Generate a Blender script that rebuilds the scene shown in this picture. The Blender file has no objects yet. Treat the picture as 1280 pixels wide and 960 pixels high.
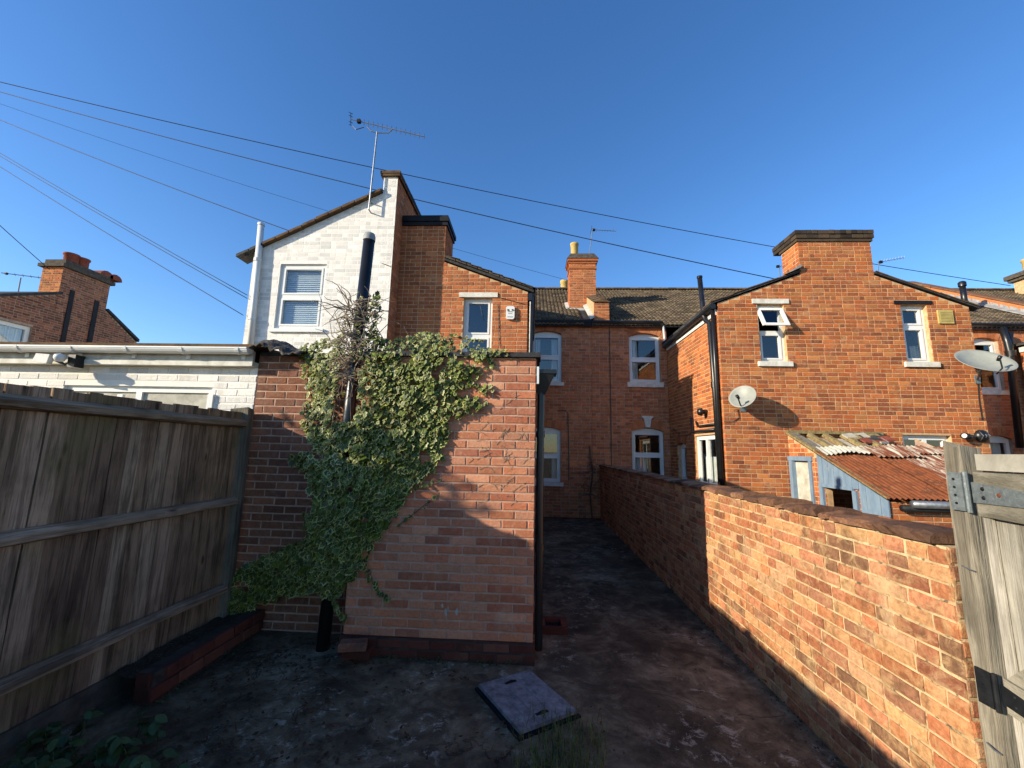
import bpy, math, random
from mathutils import Vector, Matrix, noise as mnoise
random.seed(7)
R = random.Random(11)
sc = bpy.context.scene
COL = sc.collection

# ------------------------------------------------------------------ camera
F, VPX, VPY, ROLL, EYE = 520.0, 665.0, 563.0, 0.014, 1.75
_v = Vector(((VPX-640)/F, (VPY-480)/F, 1)).normalized()
_x = Vector((1, ROLL, 0)); _x.z = -(_x.x*_v.x+_x.y*_v.y)/_v.z; _x.normalize()
_d = _v.cross(_x)
CM = Matrix((_x, _v, -_d))                      # world = CM @ (right, down, forward)
EYEV = Vector((0, 0, EYE))
cd = bpy.data.cameras.new('camera'); cam = bpy.data.objects.new('camera', cd); COL.objects.link(cam)
cd.sensor_fit = 'HORIZONTAL'; cd.sensor_width = 36; cd.lens = F/1280*36
cd.clip_start = .05; cd.clip_end = 2000
r_, dn_, fw_ = CM @ Vector((1,0,0)), CM @ Vector((0,1,0)), CM @ Vector((0,0,1))
cam.matrix_world = Matrix.Translation(EYEV) @ Matrix((r_, -dn_, -fw_)).transposed().to_4x4()
sc.camera = cam

# ------------------------------------------------------------------ sky, sun, exposure
SUN = Vector((1, .48, -.377)).normalized()      # direction the light travels
EL = math.asin(-SUN.z); AZ = math.atan2(-SUN.x, -SUN.y)
w = bpy.data.worlds.new('World'); sc.world = w; w.use_nodes = True
nt = w.node_tree; bg = nt.nodes['Background']
sky = nt.nodes.new('ShaderNodeTexSky'); sky.sky_type = 'NISHITA'; sky.sun_disc = False
sky.sun_elevation = EL; sky.sun_rotation = AZ; sky.air_density = 1.0; sky.dust_density = .25; sky.ozone_density = 3.2
hs_ = nt.nodes.new('ShaderNodeHueSaturation'); hs_.inputs['Saturation'].default_value = 1.2; hs_.inputs['Hue'].default_value = .507
nt.links.new(sky.outputs[0], hs_.inputs['Color']); nt.links.new(hs_.outputs[0], bg.inputs[0]); bg.inputs[1].default_value = .14
sl = bpy.data.lights.new('sun', 'SUN'); sl.energy = 4.6; sl.angle = math.radians(.53); sl.color = (1, .89, .69)
so = bpy.data.objects.new('sun', sl); COL.objects.link(so); so.location = (-20, -10, 15)
so.rotation_euler = SUN.to_track_quat('-Z', 'Y').to_euler()
vs_ = sc.view_settings; vs_.view_transform = 'Standard'; vs_.look = 'None'; vs_.exposure = .8; vs_.gamma = 1; vs_.use_curve_mapping = False

# ------------------------------------------------------------------ pixel to place (the photograph is 1280 x 960)
def ray(px, py): return CM @ Vector(((px-640)/F, (py-480)/F, 1))
def PY(px, py, Y): r = ray(px, py); return EYEV + r*(Y/r.y)
def PX(px, py, X): r = ray(px, py); return EYEV + r*(X/r.x)
def PZ(px, py, Z=0): r = ray(px, py); return EYEV + r*((Z-EYE)/r.z)
def proj(P):
    c = CM.transposed() @ (Vector(P)-EYEV)
    if c.z < .05: return None
    return (640+F*c.x/c.z, 480+F*c.y/c.z, c.z)

# ------------------------------------------------------------------ materials
def hexc(h):
    h = h.lstrip('#'); o = []
    for i in (0, 2, 4):
        c = int(h[i:i+2], 16)/255; o.append(c/12.92 if c <= .04045 else ((c+.055)/1.055)**2.4)
    return (*o, 1)
class NT:
    def __init__(s, name):
        s.m = bpy.data.materials.new(name); s.m.use_nodes = True; s.t = s.m.node_tree
        s.b = s.t.nodes['Principled BSDF']; s.out = s.t.nodes['Material Output']
    def n(s, typ, **kw):
        nd = s.t.nodes.new('ShaderNode'+typ)
        for k, v in kw.items():
            if hasattr(nd, k): setattr(nd, k, v)
            else: nd.inputs[k.replace('_', ' ')].default_value = v
        return nd
    def l(s, a, b): s.t.links.new(a, b)
    def pos(s, scale=(1, 1, 1), kind='pos'):
        if kind == 'pos': o = s.n('NewGeometry').outputs['Position']
        else: o = s.n('TexCoord').outputs['Object']
        if scale == (1, 1, 1): return o
        m = s.n('VectorMath', operation='MULTIPLY'); s.l(o, m.inputs[0]); m.inputs[1].default_value = scale
        return m.outputs[0]
    def noise(s, vec, scale, detail=4, rough=.55, dist=0):
        nd = s.n('TexNoise', Scale=scale, Detail=detail, Roughness=rough, Distortion=dist); s.l(vec, nd.inputs['Vector']); return nd.outputs[0]
    def ramp(s, fac, stops, interp='LINEAR'):
        nd = s.n('ValToRGB'); cr = nd.color_ramp; cr.interpolation = interp
        while len(cr.elements) < len(stops): cr.elements.new(.5)
        for e, (p, c) in zip(cr.elements, stops):
            e.position = p; e.color = c if isinstance(c, tuple) else ((c, c, c, 1) if not isinstance(c, str) else hexc(c))
        s.l(fac, nd.inputs[0]); return nd.outputs[0]
    def mix(s, fac, a, b, mode='MIX'):
        nd = s.n('Mix', data_type='RGBA', blend_type=mode)
        if isinstance(fac, (int, float)): nd.inputs[0].default_value = fac
        else: s.l(fac, nd.inputs[0])
        for k, x in ((6, a), (7, b)):
            if isinstance(x, (tuple, str)): nd.inputs[k].default_value = hexc(x) if isinstance(x, str) else x
            else: s.l(x, nd.inputs[k])
        return nd.outputs[2]
    def math(s, op, a, b=0.0, clamp=False):
        nd = s.n('Math', operation=op); nd.use_clamp = clamp
        for k, x in ((0, a), (1, b)):
            if isinstance(x, (int, float)): nd.inputs[k].default_value = x
            else: s.l(x, nd.inputs[k])
        return nd.outputs[0]
    def rnd(s):
        g = s.n('NewGeometry').outputs['Random Per Island']; o = s.n('ObjectInfo').outputs['Random']
        return s.math('FRACT', s.math('ADD', g, s.math('MULTIPLY', o, 7.31)))
    def bump(s, h, strength=.4, dist=.01):
        nd = s.n('Bump', Strength=strength, Distance=dist); s.l(h, nd.inputs['Height']); s.l(nd.outputs[0], s.b.inputs['Normal'])
    def fin(s, col=None, rough=.8, metal=0, spec=.3):
        if col is not None:
            if isinstance(col, (tuple, str)): s.b.inputs['Base Color'].default_value = hexc(col) if isinstance(col, str) else col
            else: s.l(col, s.b.inputs['Base Color'])
        if isinstance(rough, (int, float)): s.b.inputs['Roughness'].default_value = rough
        else: s.l(rough, s.b.inputs['Roughness'])
        s.b.inputs['Metallic'].default_value = metal; s.b.inputs['Specular IOR Level'].default_value = spec
        return s.m
def brick_mat(name, cols, stain='#4a3a30', stain_amt=.5, bloom='#c9b49a', bloom_amt=.35, grain=.25, bstr=.5, sc_=1.0, sat=.86, smear=None, smear_amt=.0):
    t = NT(name); p = t.pos(); r = t.rnd()
    k = len(cols); c = t.ramp(r, [(i/k, x) for i, x in enumerate(cols)], 'CONSTANT')
    r2 = t.math('FRACT', t.math('MULTIPLY', r, 17.3))
    c = t.mix(1.0, c, t.ramp(r2, [(0, (.8, .8, .8, 1)), (1, (1.15, 1.12, 1.1, 1))]), 'MULTIPLY')
    n1 = t.noise(p, 38*sc_, 5, .65); n2 = t.noise(p, 1.3*sc_, 4, .6, .4); n3 = t.noise(p, 5.5*sc_, 5, .6, .3)
    c = t.mix(t.math('MULTIPLY', t.ramp(n1, [(.42, 0.), (.62, 1.)]), grain), c, t.mix(1., c, (.55, .5, .48, 1), 'MULTIPLY'))
    c = t.mix(t.math('MULTIPLY', t.ramp(n3, [(.52, 0.), (.72, 1.)]), stain_amt), c, stain)
    c = t.mix(t.math('MULTIPLY', t.ramp(t.noise(p, 2.6*sc_, 6, .7, .6), [(.56, 0.), (.74, 1.)]), bloom_amt), c, bloom)
    c = t.mix(.35, c, t.mix(1., c, t.ramp(n2, [(.3, (.6, .58, .58, 1)), (.7, (1.2, 1.15, 1.1, 1))]), 'MULTIPLY'))
    if smear: c = t.mix(t.math('MULTIPLY', t.ramp(t.noise(p, 11*sc_, 6, .72, .9), [(.5, 0.), (.66, 1.)]), smear_amt), c, smear)
    if 'white' in name: c = t.mix(t.math('MULTIPLY', t.ramp(t.noise(t.pos((5, 5, .55)), 1.6, 5, .7, .4), [(.54, 0.), (.72, 1.)]), .4), c, '#a8a290')
    hs = t.n('HueSaturation', Saturation=sat); t.l(c, hs.inputs['Color']); c = t.mix(1., hs.outputs[0], (1.06, 1.0, .9, 1) if 'white' not in name else (1, 1, 1.02, 1), 'MULTIPLY')
    t.bump(t.math('ADD', t.noise(p, 60*sc_, 4, .6), t.math('MULTIPLY', t.noise(p, 220*sc_, 3, .6), .6)), bstr, .006)
    return t.fin(c, .9, 0, .15)
def rough_mat(name, a, b, scale=8, rough=.85, bstr=.3, fine=90, metal=0, spec=.2, sx=(1, 1, 1), c3=None, lo=.38, hi=.64):
    t = NT(name); p = t.pos(sx); n = t.noise(p, scale, 6, .65, .3)
    c = t.ramp(n, [(lo, a), (hi, b)])
    if c3: c = t.mix(t.ramp(t.noise(p, scale*2.7, 5, .6, .5), [(.55, 0.), (.68, 1.)]), c, c3)
    t.bump(t.noise(p, fine, 4, .65), bstr, .006); return t.fin(c, rough, metal, spec)
M = {}
M['house_brick'] = brick_mat('house_brick', ['#a8603a', '#b0683e', '#b57042', '#9c5a3a', '#b2683e', '#92543a', '#a4623f', '#b47446', '#9a5a3e', '#ad6038', '#86503a', '#b87a4c'], '#6a4834', .45, '#c4a686', .45, .35, sat=1.0, smear='#b08c68', smear_amt=.4)
M['main_brick'] = brick_mat('main_brick', ['#bb7856', '#c07e5a', '#b07052', '#c4825f', '#b47454', '#a66a4e', '#be8060', '#ae7458'], '#785846', .45, '#c9ae98', .4, .35, sat=1.05, smear='#b4947a', smear_amt=.35)
M['outrigger_brick'] = brick_mat('outrigger_brick', ['#ad643e', '#b36a42', '#a45e3c', '#b06640', '#9c5c40', '#b67046'], '#6e4836', .45, '#c8a080', .4, .35, sat=.98, smear='#b08a6a', smear_amt=.4)
M['pink_brick'] = brick_mat('pink_brick', ['#c08468', '#bb7c60', '#c48a6e', '#b4745a', '#b67c64', '#c0846a', '#a66852', '#bf8a72', '#bd7e60', '#a06a58', '#c69278'], '#86604f', .3, '#cbab92', .45, .35, .8, sat=1.0, smear='#b8957e', smear_amt=.35)
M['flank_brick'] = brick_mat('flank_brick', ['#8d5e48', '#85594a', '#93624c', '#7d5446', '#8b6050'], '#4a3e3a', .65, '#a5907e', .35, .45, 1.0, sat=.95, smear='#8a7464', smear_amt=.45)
M['garden_brick'] = brick_mat('garden_brick', ['#ae7452', '#b87e58', '#bc845c', '#aa7458', '#c09068', '#a06a50', '#b67e62', '#a0745c', '#ba8062', '#ae7050', '#c09878', '#80604c', '#bc906a', '#905e48', '#c49a70'], '#4a3e30', .75, '#c8ae8c', .85, .7, 1.0, sat=.98, smear='#b89c74', smear_amt=.65)
M['red_brick'] = brick_mat('red_brick', ['#5d332c', '#653a31', '#543029', '#6d453a'], '#33251f', .6, '#85695c', .3, sat=0.95)
M['white_brick'] = brick_mat('white_brick', ['#e9e6de', '#eae7df', '#e8e5dc'], '#d6d1c4', .3, '#eae9e6', .3, .05, .9, sat=1.)
M['dark_brick'] = brick_mat('dark_brick', ['#3a3430', '#463d36', '#332e2b', '#504438'], '#231f1d', .5, '#6a5e50', .3)
M['far_brick'] = brick_mat('far_brick', ['#855240', '#905a44', '#784a3a', '#986248', '#6c4638'], '#4a3832', .5, '#a08874', .3, sat=0.95, smear='#94806c', smear_amt=.3)
M['mortar'] = rough_mat('mortar', '#c8a680', '#aa8864', 14, .95, .4, 160)
M['pink_mortar'] = rough_mat('pink_mortar', '#bd9c86', '#a58570', 14, .95, .4, 160)
M['garden_mortar'] = rough_mat('garden_mortar', '#ccb088', '#a28a66', 9, .95, .8, 130, c3='#5d5244')
M['white_mortar'] = rough_mat('white_mortar', '#e9e6de', '#e2dfd5', 9, .9, .4, 160)
M['dark_mortar_and_gaps'] = rough_mat('dark_mortar_and_gaps', '#4a413a', '#332d29', 9, .95, .5, 130)
M['main_mortar'] = rough_mat('main_mortar', '#b09884', '#8d7666', 9, .95, .4, 160)
M['upvc'] = rough_mat('upvc', '#dcdcd8', '#d2d2ce', 2, .35, .02, 20, spec=.5)
M['white_paint'] = rough_mat('white_paint', '#dad7cc', '#bdb9ac', 7, .7, .25, 60)
M['grey_paint_and_shade'] = rough_mat('grey_paint_and_shade', '#c4c2bb', '#a9a69e', 7, .6, .2, 60)
M['black_plastic'] = rough_mat('black_plastic', '#141415', '#1e1e1f', 6, .35, .1, 60, spec=.5)
M['black_paint'] = rough_mat('black_paint', '#17161a', '#232124', 6, .6, .25, 60)
M['slate'] = rough_mat('slate', '#3d3d3f', '#2b2b2c', 7, .75, .5, 60, c3='#52504a')
M['lead'] = rough_mat('lead', '#9c9c9a', '#77787a', 6, .55, .3, 40)
M['moss_tile'] = rough_mat('moss_tile', '#6e543c', '#4a3a2e', 6, .95, .8, 50, c3='#57573a')
M['coping'] = brick_mat('coping', ['#8a6450', '#7a5846', '#94705a', '#6a4e40', '#84604a', '#5d463a'], '#3c322a', .8, '#8d8068', .6, .6, 1.0, sat=.95)
M['metal'] = rough_mat('metal', '#8d9094', '#6f7377', 20, .4, .1, 80, metal=.7, spec=.5)
M['galvanised'] = rough_mat('galvanised', '#777f80', '#62696b', 30, .55, .15, 80, metal=.35, spec=.5, c3='#8a9090')
M['dark_iron'] = rough_mat('dark_iron', '#26282b', '#1b1c1f', 20, .6, .2, 80, metal=.3)
M['dish_grey'] = rough_mat('dish_grey', '#8f9189', '#83857e', 6, .5, .05, 60, spec=.4)
M['cable'] = rough_mat('cable', '#1c1d22', '#26272c', 6, .6, .0)
M['clay_pot'] = rough_mat('clay_pot', '#8a4a3a', '#6f3b30', 8, .85, .3, 60)
M['cream_pot'] = rough_mat('cream_pot', '#c4a868', '#a88c52', 8, .8, .3, 60)
M['haunching'] = rough_mat('haunching', '#5a5148', '#403a34', 9, .95, .7, 60)
M['felt'] = rough_mat('felt', '#4f4a46', '#35312f', 12, .9, .9, 60, c3='#8b857c')
M['blue_paint'] = rough_mat('blue_paint', '#75889a', '#64788c', 9, .7, .35, 70, sx=(1, 1, .35), c3='#7d8890')
M['pale_board'] = rough_mat('pale_board', '#a8a396', '#8f8a7e', 7, .85, .3, 60)
M['old_timber'] = rough_mat('old_timber', '#94835a', '#6d6044', 14, .9, .5, 60, c3='#4d4433')
M['chip_white'] = rough_mat('chip_white', '#c0bcae', '#9c978a', 6, .8, .3, 60)
M['yellow_vent'] = rough_mat('yellow_vent', '#b8a568', '#a59358', 7, .7, .2, 60)
M['twig'] = rough_mat('twig', '#6e5c4c', '#4f4238', 20, .9, .4, 80)
M['pale_twig'] = rough_mat('pale_twig', '#9a8b78', '#776a5a', 20, .9, .4, 80)
M['curtain'] = rough_mat('curtain', '#c9c7c0', '#b5b3ac', 4, .9, .1, 60)
M['blind'] = rough_mat('blind', '#b8c0c4', '#a8b0b6', 4, .6, .05, 60)
M['litter'] = rough_mat('litter', '#43382c', '#2c261f', 30, .95, .4, 80, c3='#6a5a44')
M['red_cap'] = rough_mat('red_cap', '#6b3a30', '#522c26', 10, .9, .3, 60)
def wood(name, cols, grain_dark='#2c2722', bstr=.6, axis=2, green=None):
    t = NT(name); r = t.rnd(); s = [22, 22, 22]; s[axis] = 1.8; s2 = [130, 130, 130]; s2[axis] = 5
    p = t.pos(tuple(s)); c = t.ramp(r, [(i/len(cols), x) for i, x in enumerate(cols)], 'CONSTANT')
    n = t.noise(p, 1, 6, .65, .8); fn = t.noise(t.pos(tuple(s2)), 1, 3, .6, .3)
    c = t.mix(t.math('MULTIPLY', t.ramp(n, [(.5, 0.), (.75, 1.)]), .8), c, grain_dark)
    c = t.mix(t.math('MULTIPLY', t.ramp(fn, [(.5, 0.), (.7, 1.)]), .45), c, grain_dark)
    sk = [13, 13, 13]; sk[axis] = .7; c = t.mix(t.math('MULTIPLY', t.ramp(t.noise(t.pos(tuple(sk)), 1, 5, .7, .6), [(.5, 0.), (.6, 1.)]), .55), c, grain_dark)
    st = t.noise(t.pos(), 2.2, 5, .6, .5)
    c = t.mix(1., c, t.ramp(st, [(.3, (.55, .55, .55, 1)), (.7, (1.2, 1.2, 1.2, 1))]), 'MULTIPLY')
    v = t.n('TexVoronoi', Scale=1.0); s3 = [6, 6, 6]; s3[axis] = 1.9; t.l(t.pos(tuple(s3)), v.inputs['Vector'])
    c = t.mix(t.ramp(v.outputs['Distance'], [(.04, .8), (.11, 0.)]), c, grain_dark)
    if green: c = t.mix(t.ramp(t.noise(t.pos(), 1.4, 4, .6), [(.58, 0.), (.75, .7)]), c, green)
    t.bump(t.math('ADD', n, t.math('MULTIPLY', fn, .7)), bstr, .008); return t.fin(c, .9, 0, .15)
M['fence_wood'] = wood('fence_wood', ['#a88a72', '#9a7e66', '#ae9078', '#8f745e', '#a28468', '#b2967c', '#8a6e5a'], '#2a1f17', 1.0, 2, '#6e6644')
M['rail_wood'] = wood('rail_wood', ['#a68e78', '#978069'], '#3a2d22', 1.0, 1)
M['gate_wood'] = wood('gate_wood', ['#b0aa9c', '#a69f92', '#b8b1a4'], '#756f61', .7, 2)
M['gate_rail'] = wood('gate_rail', ['#aaa394', '#9e9787'], '#666050', .7, 1)
M['post_wood'] = wood('post_wood', ['#928a7a', '#837b6c'], '#474036', .9, 2)
# glass: a thin reflecting sheet
t = NT('glass'); fr = t.n('Fresnel', IOR=1.52); k_ = t.n('Math', operation='MULTIPLY_ADD'); t.l(fr.outputs[0], k_.inputs[0]); k_.inputs[1].default_value = .9; k_.inputs[2].default_value = .07
g = t.n('BsdfGlossy', Roughness=.015); t.l(k_.outputs[0], g.inputs['Color']); tr = t.n('BsdfTransparent', Color=(.78, .82, .83, 1)); ad = t.n('AddShader')
t.l(tr.outputs[0], ad.inputs[0]); t.l(g.outputs[0], ad.inputs[1]); t.l(ad.outputs[0], t.out.inputs[0]); M['glass'] = t.m; t.m.use_transparent_shadow = True
# ribbed roof tiles with lichen
t = NT('roof_tile'); r = t.rnd(); p = t.pos()
c = t.ramp(r, [(0, '#6a5c4c'), (.3, '#5a4d40'), (.55, '#72634f'), (.8, '#4d4338')], 'CONSTANT')
c = t.mix(t.ramp(t.noise(p, 5, 5, .65, .4), [(.45, 0.), (.7, .8)]), c, '#3f382e'); c = t.mix(t.ramp(t.noise(p, 17, 5, .65), [(.55, 0.), (.7, .7)]), c, '#8d8468')
t.bump(t.noise(p, 40, 4, .6), .4, .01); M['roof_tile'] = t.fin(c, .95, 0, .1)
# rusty corrugated iron
t = NT('rusty_iron'); p = t.pos(); c = t.ramp(t.noise(p, 5, 6, .65, .6), [(.35, '#6a3a22'), (.5, '#80492c'), (.62, '#5a3524'), (.72, '#8c5a38')])
c = t.mix(t.ramp(t.noise(t.pos((1, .25, 1)), 13, 5, .6, .4), [(.58, 0.), (.66, .8)]), c, '#8c5a3c'); t.bump(t.noise(p, 60, 4, .6), .4, .006); M['rusty_iron'] = t.fin(c, .85, 0, .2)
t = NT('flaking_iron'); p = t.pos((4.2, .4, 1)); c = t.ramp(t.noise(p, 5, 6, .7, .5), [(.44, '#6b3a26'), (.52, '#8f7260'), (.58, '#aea698'), (.8, '#bab4a8')]); t.bump(t.noise(p, 40, 4, .6), .4, .006); M['flaking_iron'] = t.fin(c, .75, 0, .2)
# yard concrete: damp, mossy, worn pale in patches, cracked
t = NT('yard_concrete'); p = t.pos(); n1 = t.noise(p, .9, 6, .62, .5); n2 = t.noise(p, 3.3, 8, .72, .7); n3 = t.noise(p, 14, 6, .7, .3)
c = t.ramp(t.math('ADD', t.math('MULTIPLY', n1, .5), t.math('MULTIPLY', n2, .5)), [(.36, '#352c22'), (.47, '#524737'), (.56, '#796b54'), (.66, '#a8977e')])
c = t.mix(t.ramp(n3, [(.5, 0.), (.72, .6)]), c, '#2e2721')
c = t.mix(t.ramp(t.noise(p, 1.7, 5, .6, .6), [(.58, 0.), (.68, .6)]), c, '#2e2e1e')
fl_n = t.math('MULTIPLY', t.ramp(t.noise(p, 9, 10, .8, .4), [(.54, 0.), (.6, 1.)]), t.ramp(t.noise(p, 1.1, 4, .6, .8), [(.46, 0.), (.6, .75)]))
c = t.mix(fl_n, c, '#b0a896')
c = t.mix(t.ramp(t.noise(p, 160, 3, .7), [(.55, 0.), (.75, .6)]), c, '#1f1a16')
v = t.n('TexVoronoi', feature='DISTANCE_TO_EDGE', Scale=.55)
vm = t.n('VectorMath', operation='ADD'); nn = t.n('TexNoise', Scale=2.2, Detail=6, Roughness=.65); t.l(p, nn.inputs['Vector']); t.l(p, vm.inputs[0]); t.l(nn.outputs['Color'], vm.inputs[1]); t.l(vm.outputs[0], v.inputs['Vector'])
ck = t.math('MULTIPLY', t.ramp(v.outputs['Distance'], [(.002, 1.), (.007, 0.)]), t.ramp(t.noise(p, .7, 2), [(.46, 0.), (.56, .9)])); c = t.mix(ck, c, '#14110f')
t.bump(t.math('SUBTRACT', t.math('ADD', n3, t.math('MULTIPLY', t.noise(p, 70, 4, .6), .6)), ck), .8, .015); M['yard_concrete'] = t.fin(c, t.ramp(n2, [(.4, .95), (.65, .75)]), 0, .25)
# iron cover
t = NT('cover_iron'); p = t.pos(); c = t.ramp(t.noise(p, 18, 6, .7), [(.35, '#55565a'), (.55, '#7c7d80'), (.75, '#9a9a98')]); t.bump(t.noise(p, 120, 3, .6), .4, .004); M['cover_iron'] = t.fin(c, .6, .15, .4)
# leaves
def leafmat(name, cols, tr=.15, rough=.45):
    t = NT(name); c = t.ramp(t.rnd(), [(i/len(cols), x) for i, x in enumerate(cols)], 'LINEAR')
    c = t.mix(.4, c, t.mix(1., c, t.ramp(t.noise(t.pos(), 45, 3), [(.35, (.6, .6, .6, 1)), (.65, (1.3, 1.3, 1.2, 1))]), 'MULTIPLY'))
    t.fin(c, rough, 0, .4); tl = t.n('BsdfTranslucent'); t.l(c, tl.inputs[0]); mx = t.n('MixShader'); mx.inputs[0].default_value = tr
    t.l(t.b.outputs[0], mx.inputs[1]); t.l(tl.outputs[0], mx.inputs[2]); t.l(mx.outputs[0], t.out.inputs[0]); return t.m
M['leaf'] = leafmat('leaf', ['#33441e', '#465a22', '#2a3a1e', '#5d6c24', '#2e4026', '#737c28', '#3c4c20', '#524e28'])
M['leaf_edge'] = leafmat('leaf_edge', ['#a8a852', '#c0bb70', '#8e9642', '#cac48c', '#7a8638', '#5d6e2c', '#b0b062'])
M['weed'] = leafmat('weed', ['#2f4226', '#3a4f2a', '#2a3a24', '#44562e'])
M['grass'] = leafmat('grass', ['#4a5a2c', '#57652f', '#6a6e3a', '#3f5028'])
M['window_panel'] = M['upvc']

# ------------------------------------------------------------------ mesh builder
class MB:
    def __init__(s): s.v = []; s.f = []; s.m = []
    def face(s, pts, mi=0):
        b = len(s.v); s.v += [Vector(p) for p in pts]; s.f.append(tuple(range(b, b+len(pts)))); s.m.append(mi)
    def raw(s, vs, fs, mi=0):
        b = len(s.v); s.v += [Vector(p) for p in vs]
        for f in fs: s.f.append(tuple(b+i for i in f)); s.m.append(mi)
    def hexa(s, p, mi=0):           # 8 points: bottom ring 0-3, top ring 4-7
        s.raw(p, [(0, 3, 2, 1), (4, 5, 6, 7), (0, 1, 5, 4), (1, 2, 6, 5), (2, 3, 7, 6), (3, 0, 4, 7)], mi)
    def box(s, a, b, mi=0):
        (x0, y0, z0), (x1, y1, z1) = a, b
        s.hexa([(x0, y0, z0), (x1, y0, z0), (x1, y1, z0), (x0, y1, z0), (x0, y0, z1), (x1, y0, z1), (x1, y1, z1), (x0, y1, z1)], mi)
    def fbox(s, fr, u0, u1, v0, v1, w0, w1, mi=0):
        s.hexa([fr(u0, v0, w1), fr(u1, v0, w1), fr(u1, v0, w0), fr(u0, v0, w0), fr(u0, v1, w1), fr(u1, v1, w1), fr(u1, v1, w0), fr(u0, v1, w0)], mi)
    def prism(s, pts, d, mi=0):     # polygon extruded by vector d
        d = Vector(d); n = len(pts); a = [Vector(p) for p in pts]; b = [p+d for p in a]
        s.raw(a+b, [tuple(range(n)), tuple(range(2*n-1, n-1, -1))]+[(i, n+i, n+(i+1) % n, (i+1) % n) for i in range(n)], mi)
    def tube(s, pts, r, seg=8, mi=0, cap=True):
        pts = [Vector(p) for p in pts]; rs = r if isinstance(r, (list, tuple)) else [r]*len(pts); b = len(s.v); n = len(pts); pu = None
        for i, p in enumerate(pts):
            tn = (pts[min(i+1, n-1)]-pts[max(i-1, 0)]).normalized()
            a = pu if pu is not None else (Vector((0, 0, 1)) if abs(tn.z) < .9 else Vector((1, 0, 0)))
            e1 = (a-tn*a.dot(tn)).normalized(); pu = e1; e2 = tn.cross(e1)
            for k in range(seg): an = 2*math.pi*k/seg; s.v.append(p+(e1*math.cos(an)+e2*math.sin(an))*rs[i])
        for i in range(n-1):
            for k in range(seg): s.f.append((b+i*seg+k, b+i*seg+(k+1) % seg, b+(i+1)*seg+(k+1) % seg, b+(i+1)*seg+k)); s.m.append(mi)
        if cap: s.f.append(tuple(range(b+seg-1, b-1, -1))); s.f.append(tuple(range(b+(n-1)*seg, b+n*seg))); s.m += [mi, mi]
    def lathe(s, c, prof, seg=16, mi=0, axis=None):
        b = len(s.v); c = Vector(c); n = len(prof); q = axis.to_track_quat('Z', 'Y') if axis is not None else None
        for (r, z) in prof:
            for k in range(seg):
                an = 2*math.pi*k/seg; p = Vector((r*math.cos(an), r*math.sin(an), z)); s.v.append(c+(q @ p if q else p))
        for i in range(n-1):
            for k in range(seg): s.f.append((b+i*seg+k, b+i*seg+(k+1) % seg, b+(i+1)*seg+(k+1) % seg, b+(i+1)*seg+k)); s.m.append(mi)
ORG = {}
def link(o, parent=None, at=Vector((0, 0, 0))):
    COL.objects.link(o); ORG[o.name] = at.copy()
    if parent: o.parent = parent; o.location = at-ORG[parent.name]
    else: o.location = at
    return o
def mesh_of(mb, name, mats, at, smooth=False):
    me = bpy.data.meshes.new(name); me.from_pydata([v-at for v in mb.v], [], mb.f)
    for m in (mats if isinstance(mats, (list, tuple)) else [mats]): me.materials.append(M[m] if isinstance(m, str) else m)
    if len(me.materials) > 1: me.polygons.foreach_set('material_index', mb.m)
    if smooth: me.polygons.foreach_set('use_smooth', [True]*len(mb.f))
    me.update(); return me
def obj(name, mb, mats, parent=None, smooth=False, kind=None):
    xs = [v.x for v in mb.v]; ys = [v.y for v in mb.v]; zs = [v.z for v in mb.v]
    at = Vector(((min(xs)+max(xs))/2, (min(ys)+max(ys))/2, min(zs)))
    o = bpy.data.objects.new(name, mesh_of(mb, name, mats, at, smooth)); link(o, parent, at)
    if kind: o['kind'] = kind
    return o
def thing(name, loc, label, cat, group=None):
    o = bpy.data.objects.new(name, None); o.empty_display_size = .2; link(o, None, Vector(loc)); return tag(o, label, cat, group)
def tag(o, label, cat, group=None):
    o['label'] = label; o['category'] = cat
    if group: o['group'] = group
    return o
def frame(O, U, N):
    O, U, N = Vector(O), Vector(U), Vector(N)
    return lambda u, v, w_=0.0: Vector((O.x+U.x*u+N.x*w_, O.y+U.y*u+N.y*w_, v))
FRONT = lambda Y: frame((0, Y, 0), (1, 0, 0), (0, -1, 0))       # faces the camera, u = x
LEFT = lambda X: frame((X, 0, 0), (0, 1, 0), (-1, 0, 0))        # faces left, u = y
RIGHT = lambda X: frame((X, 0, 0), (0, 1, 0), (1, 0, 0))

# ------------------------------------------------------------------ brick walls
def cuts(poly, v):
    xs = []; n = len(poly)
    for i in range(n):
        (u0, v0), (u1, v1) = poly[i], poly[(i+1) % n]
        if (v0 <= v < v1) or (v1 <= v < v0): xs.append(u0+(u1-u0)*(v-v0)/(v1-v0))
    xs.sort(); return [(xs[i], xs[i+1]) for i in range(0, len(xs)-1, 2)]
def minus(sp, a, b):
    o = []
    for (x, y) in sp:
        if b <= x or a >= y: o.append((x, y)); continue
        if a > x: o.append((x, a))
        if b < y: o.append((b, y))
    return o
def inter(s1, s2): return [(max(a, c), min(b, d)) for a, b in s1 for c, d in s2 if min(b, d)-max(a, c) > .012]
def spans(poly, holes, v):
    sp = cuts(poly, v)
    for (u0, v0, u1, v1) in holes:
        if v0 <= v < v1: sp = minus(sp, u0, u1)
    return sp
BR = {}
def brick_mesh(l, h, d, bev, mat, var, jit=1.0):
    k = (round(l, 2), round(h, 3), mat, var, jit)
    if k in BR: return BR[k]
    mb = MB(); brick_geo(mb, lambda a, b, c: Vector((a, -c, b)), l, h, d, bev, random.Random(int(l*1000)+var*31), jit)
    BR[k] = mesh_of(mb, 'brick', mat, Vector((0, 0, 0))); return BR[k]
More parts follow.
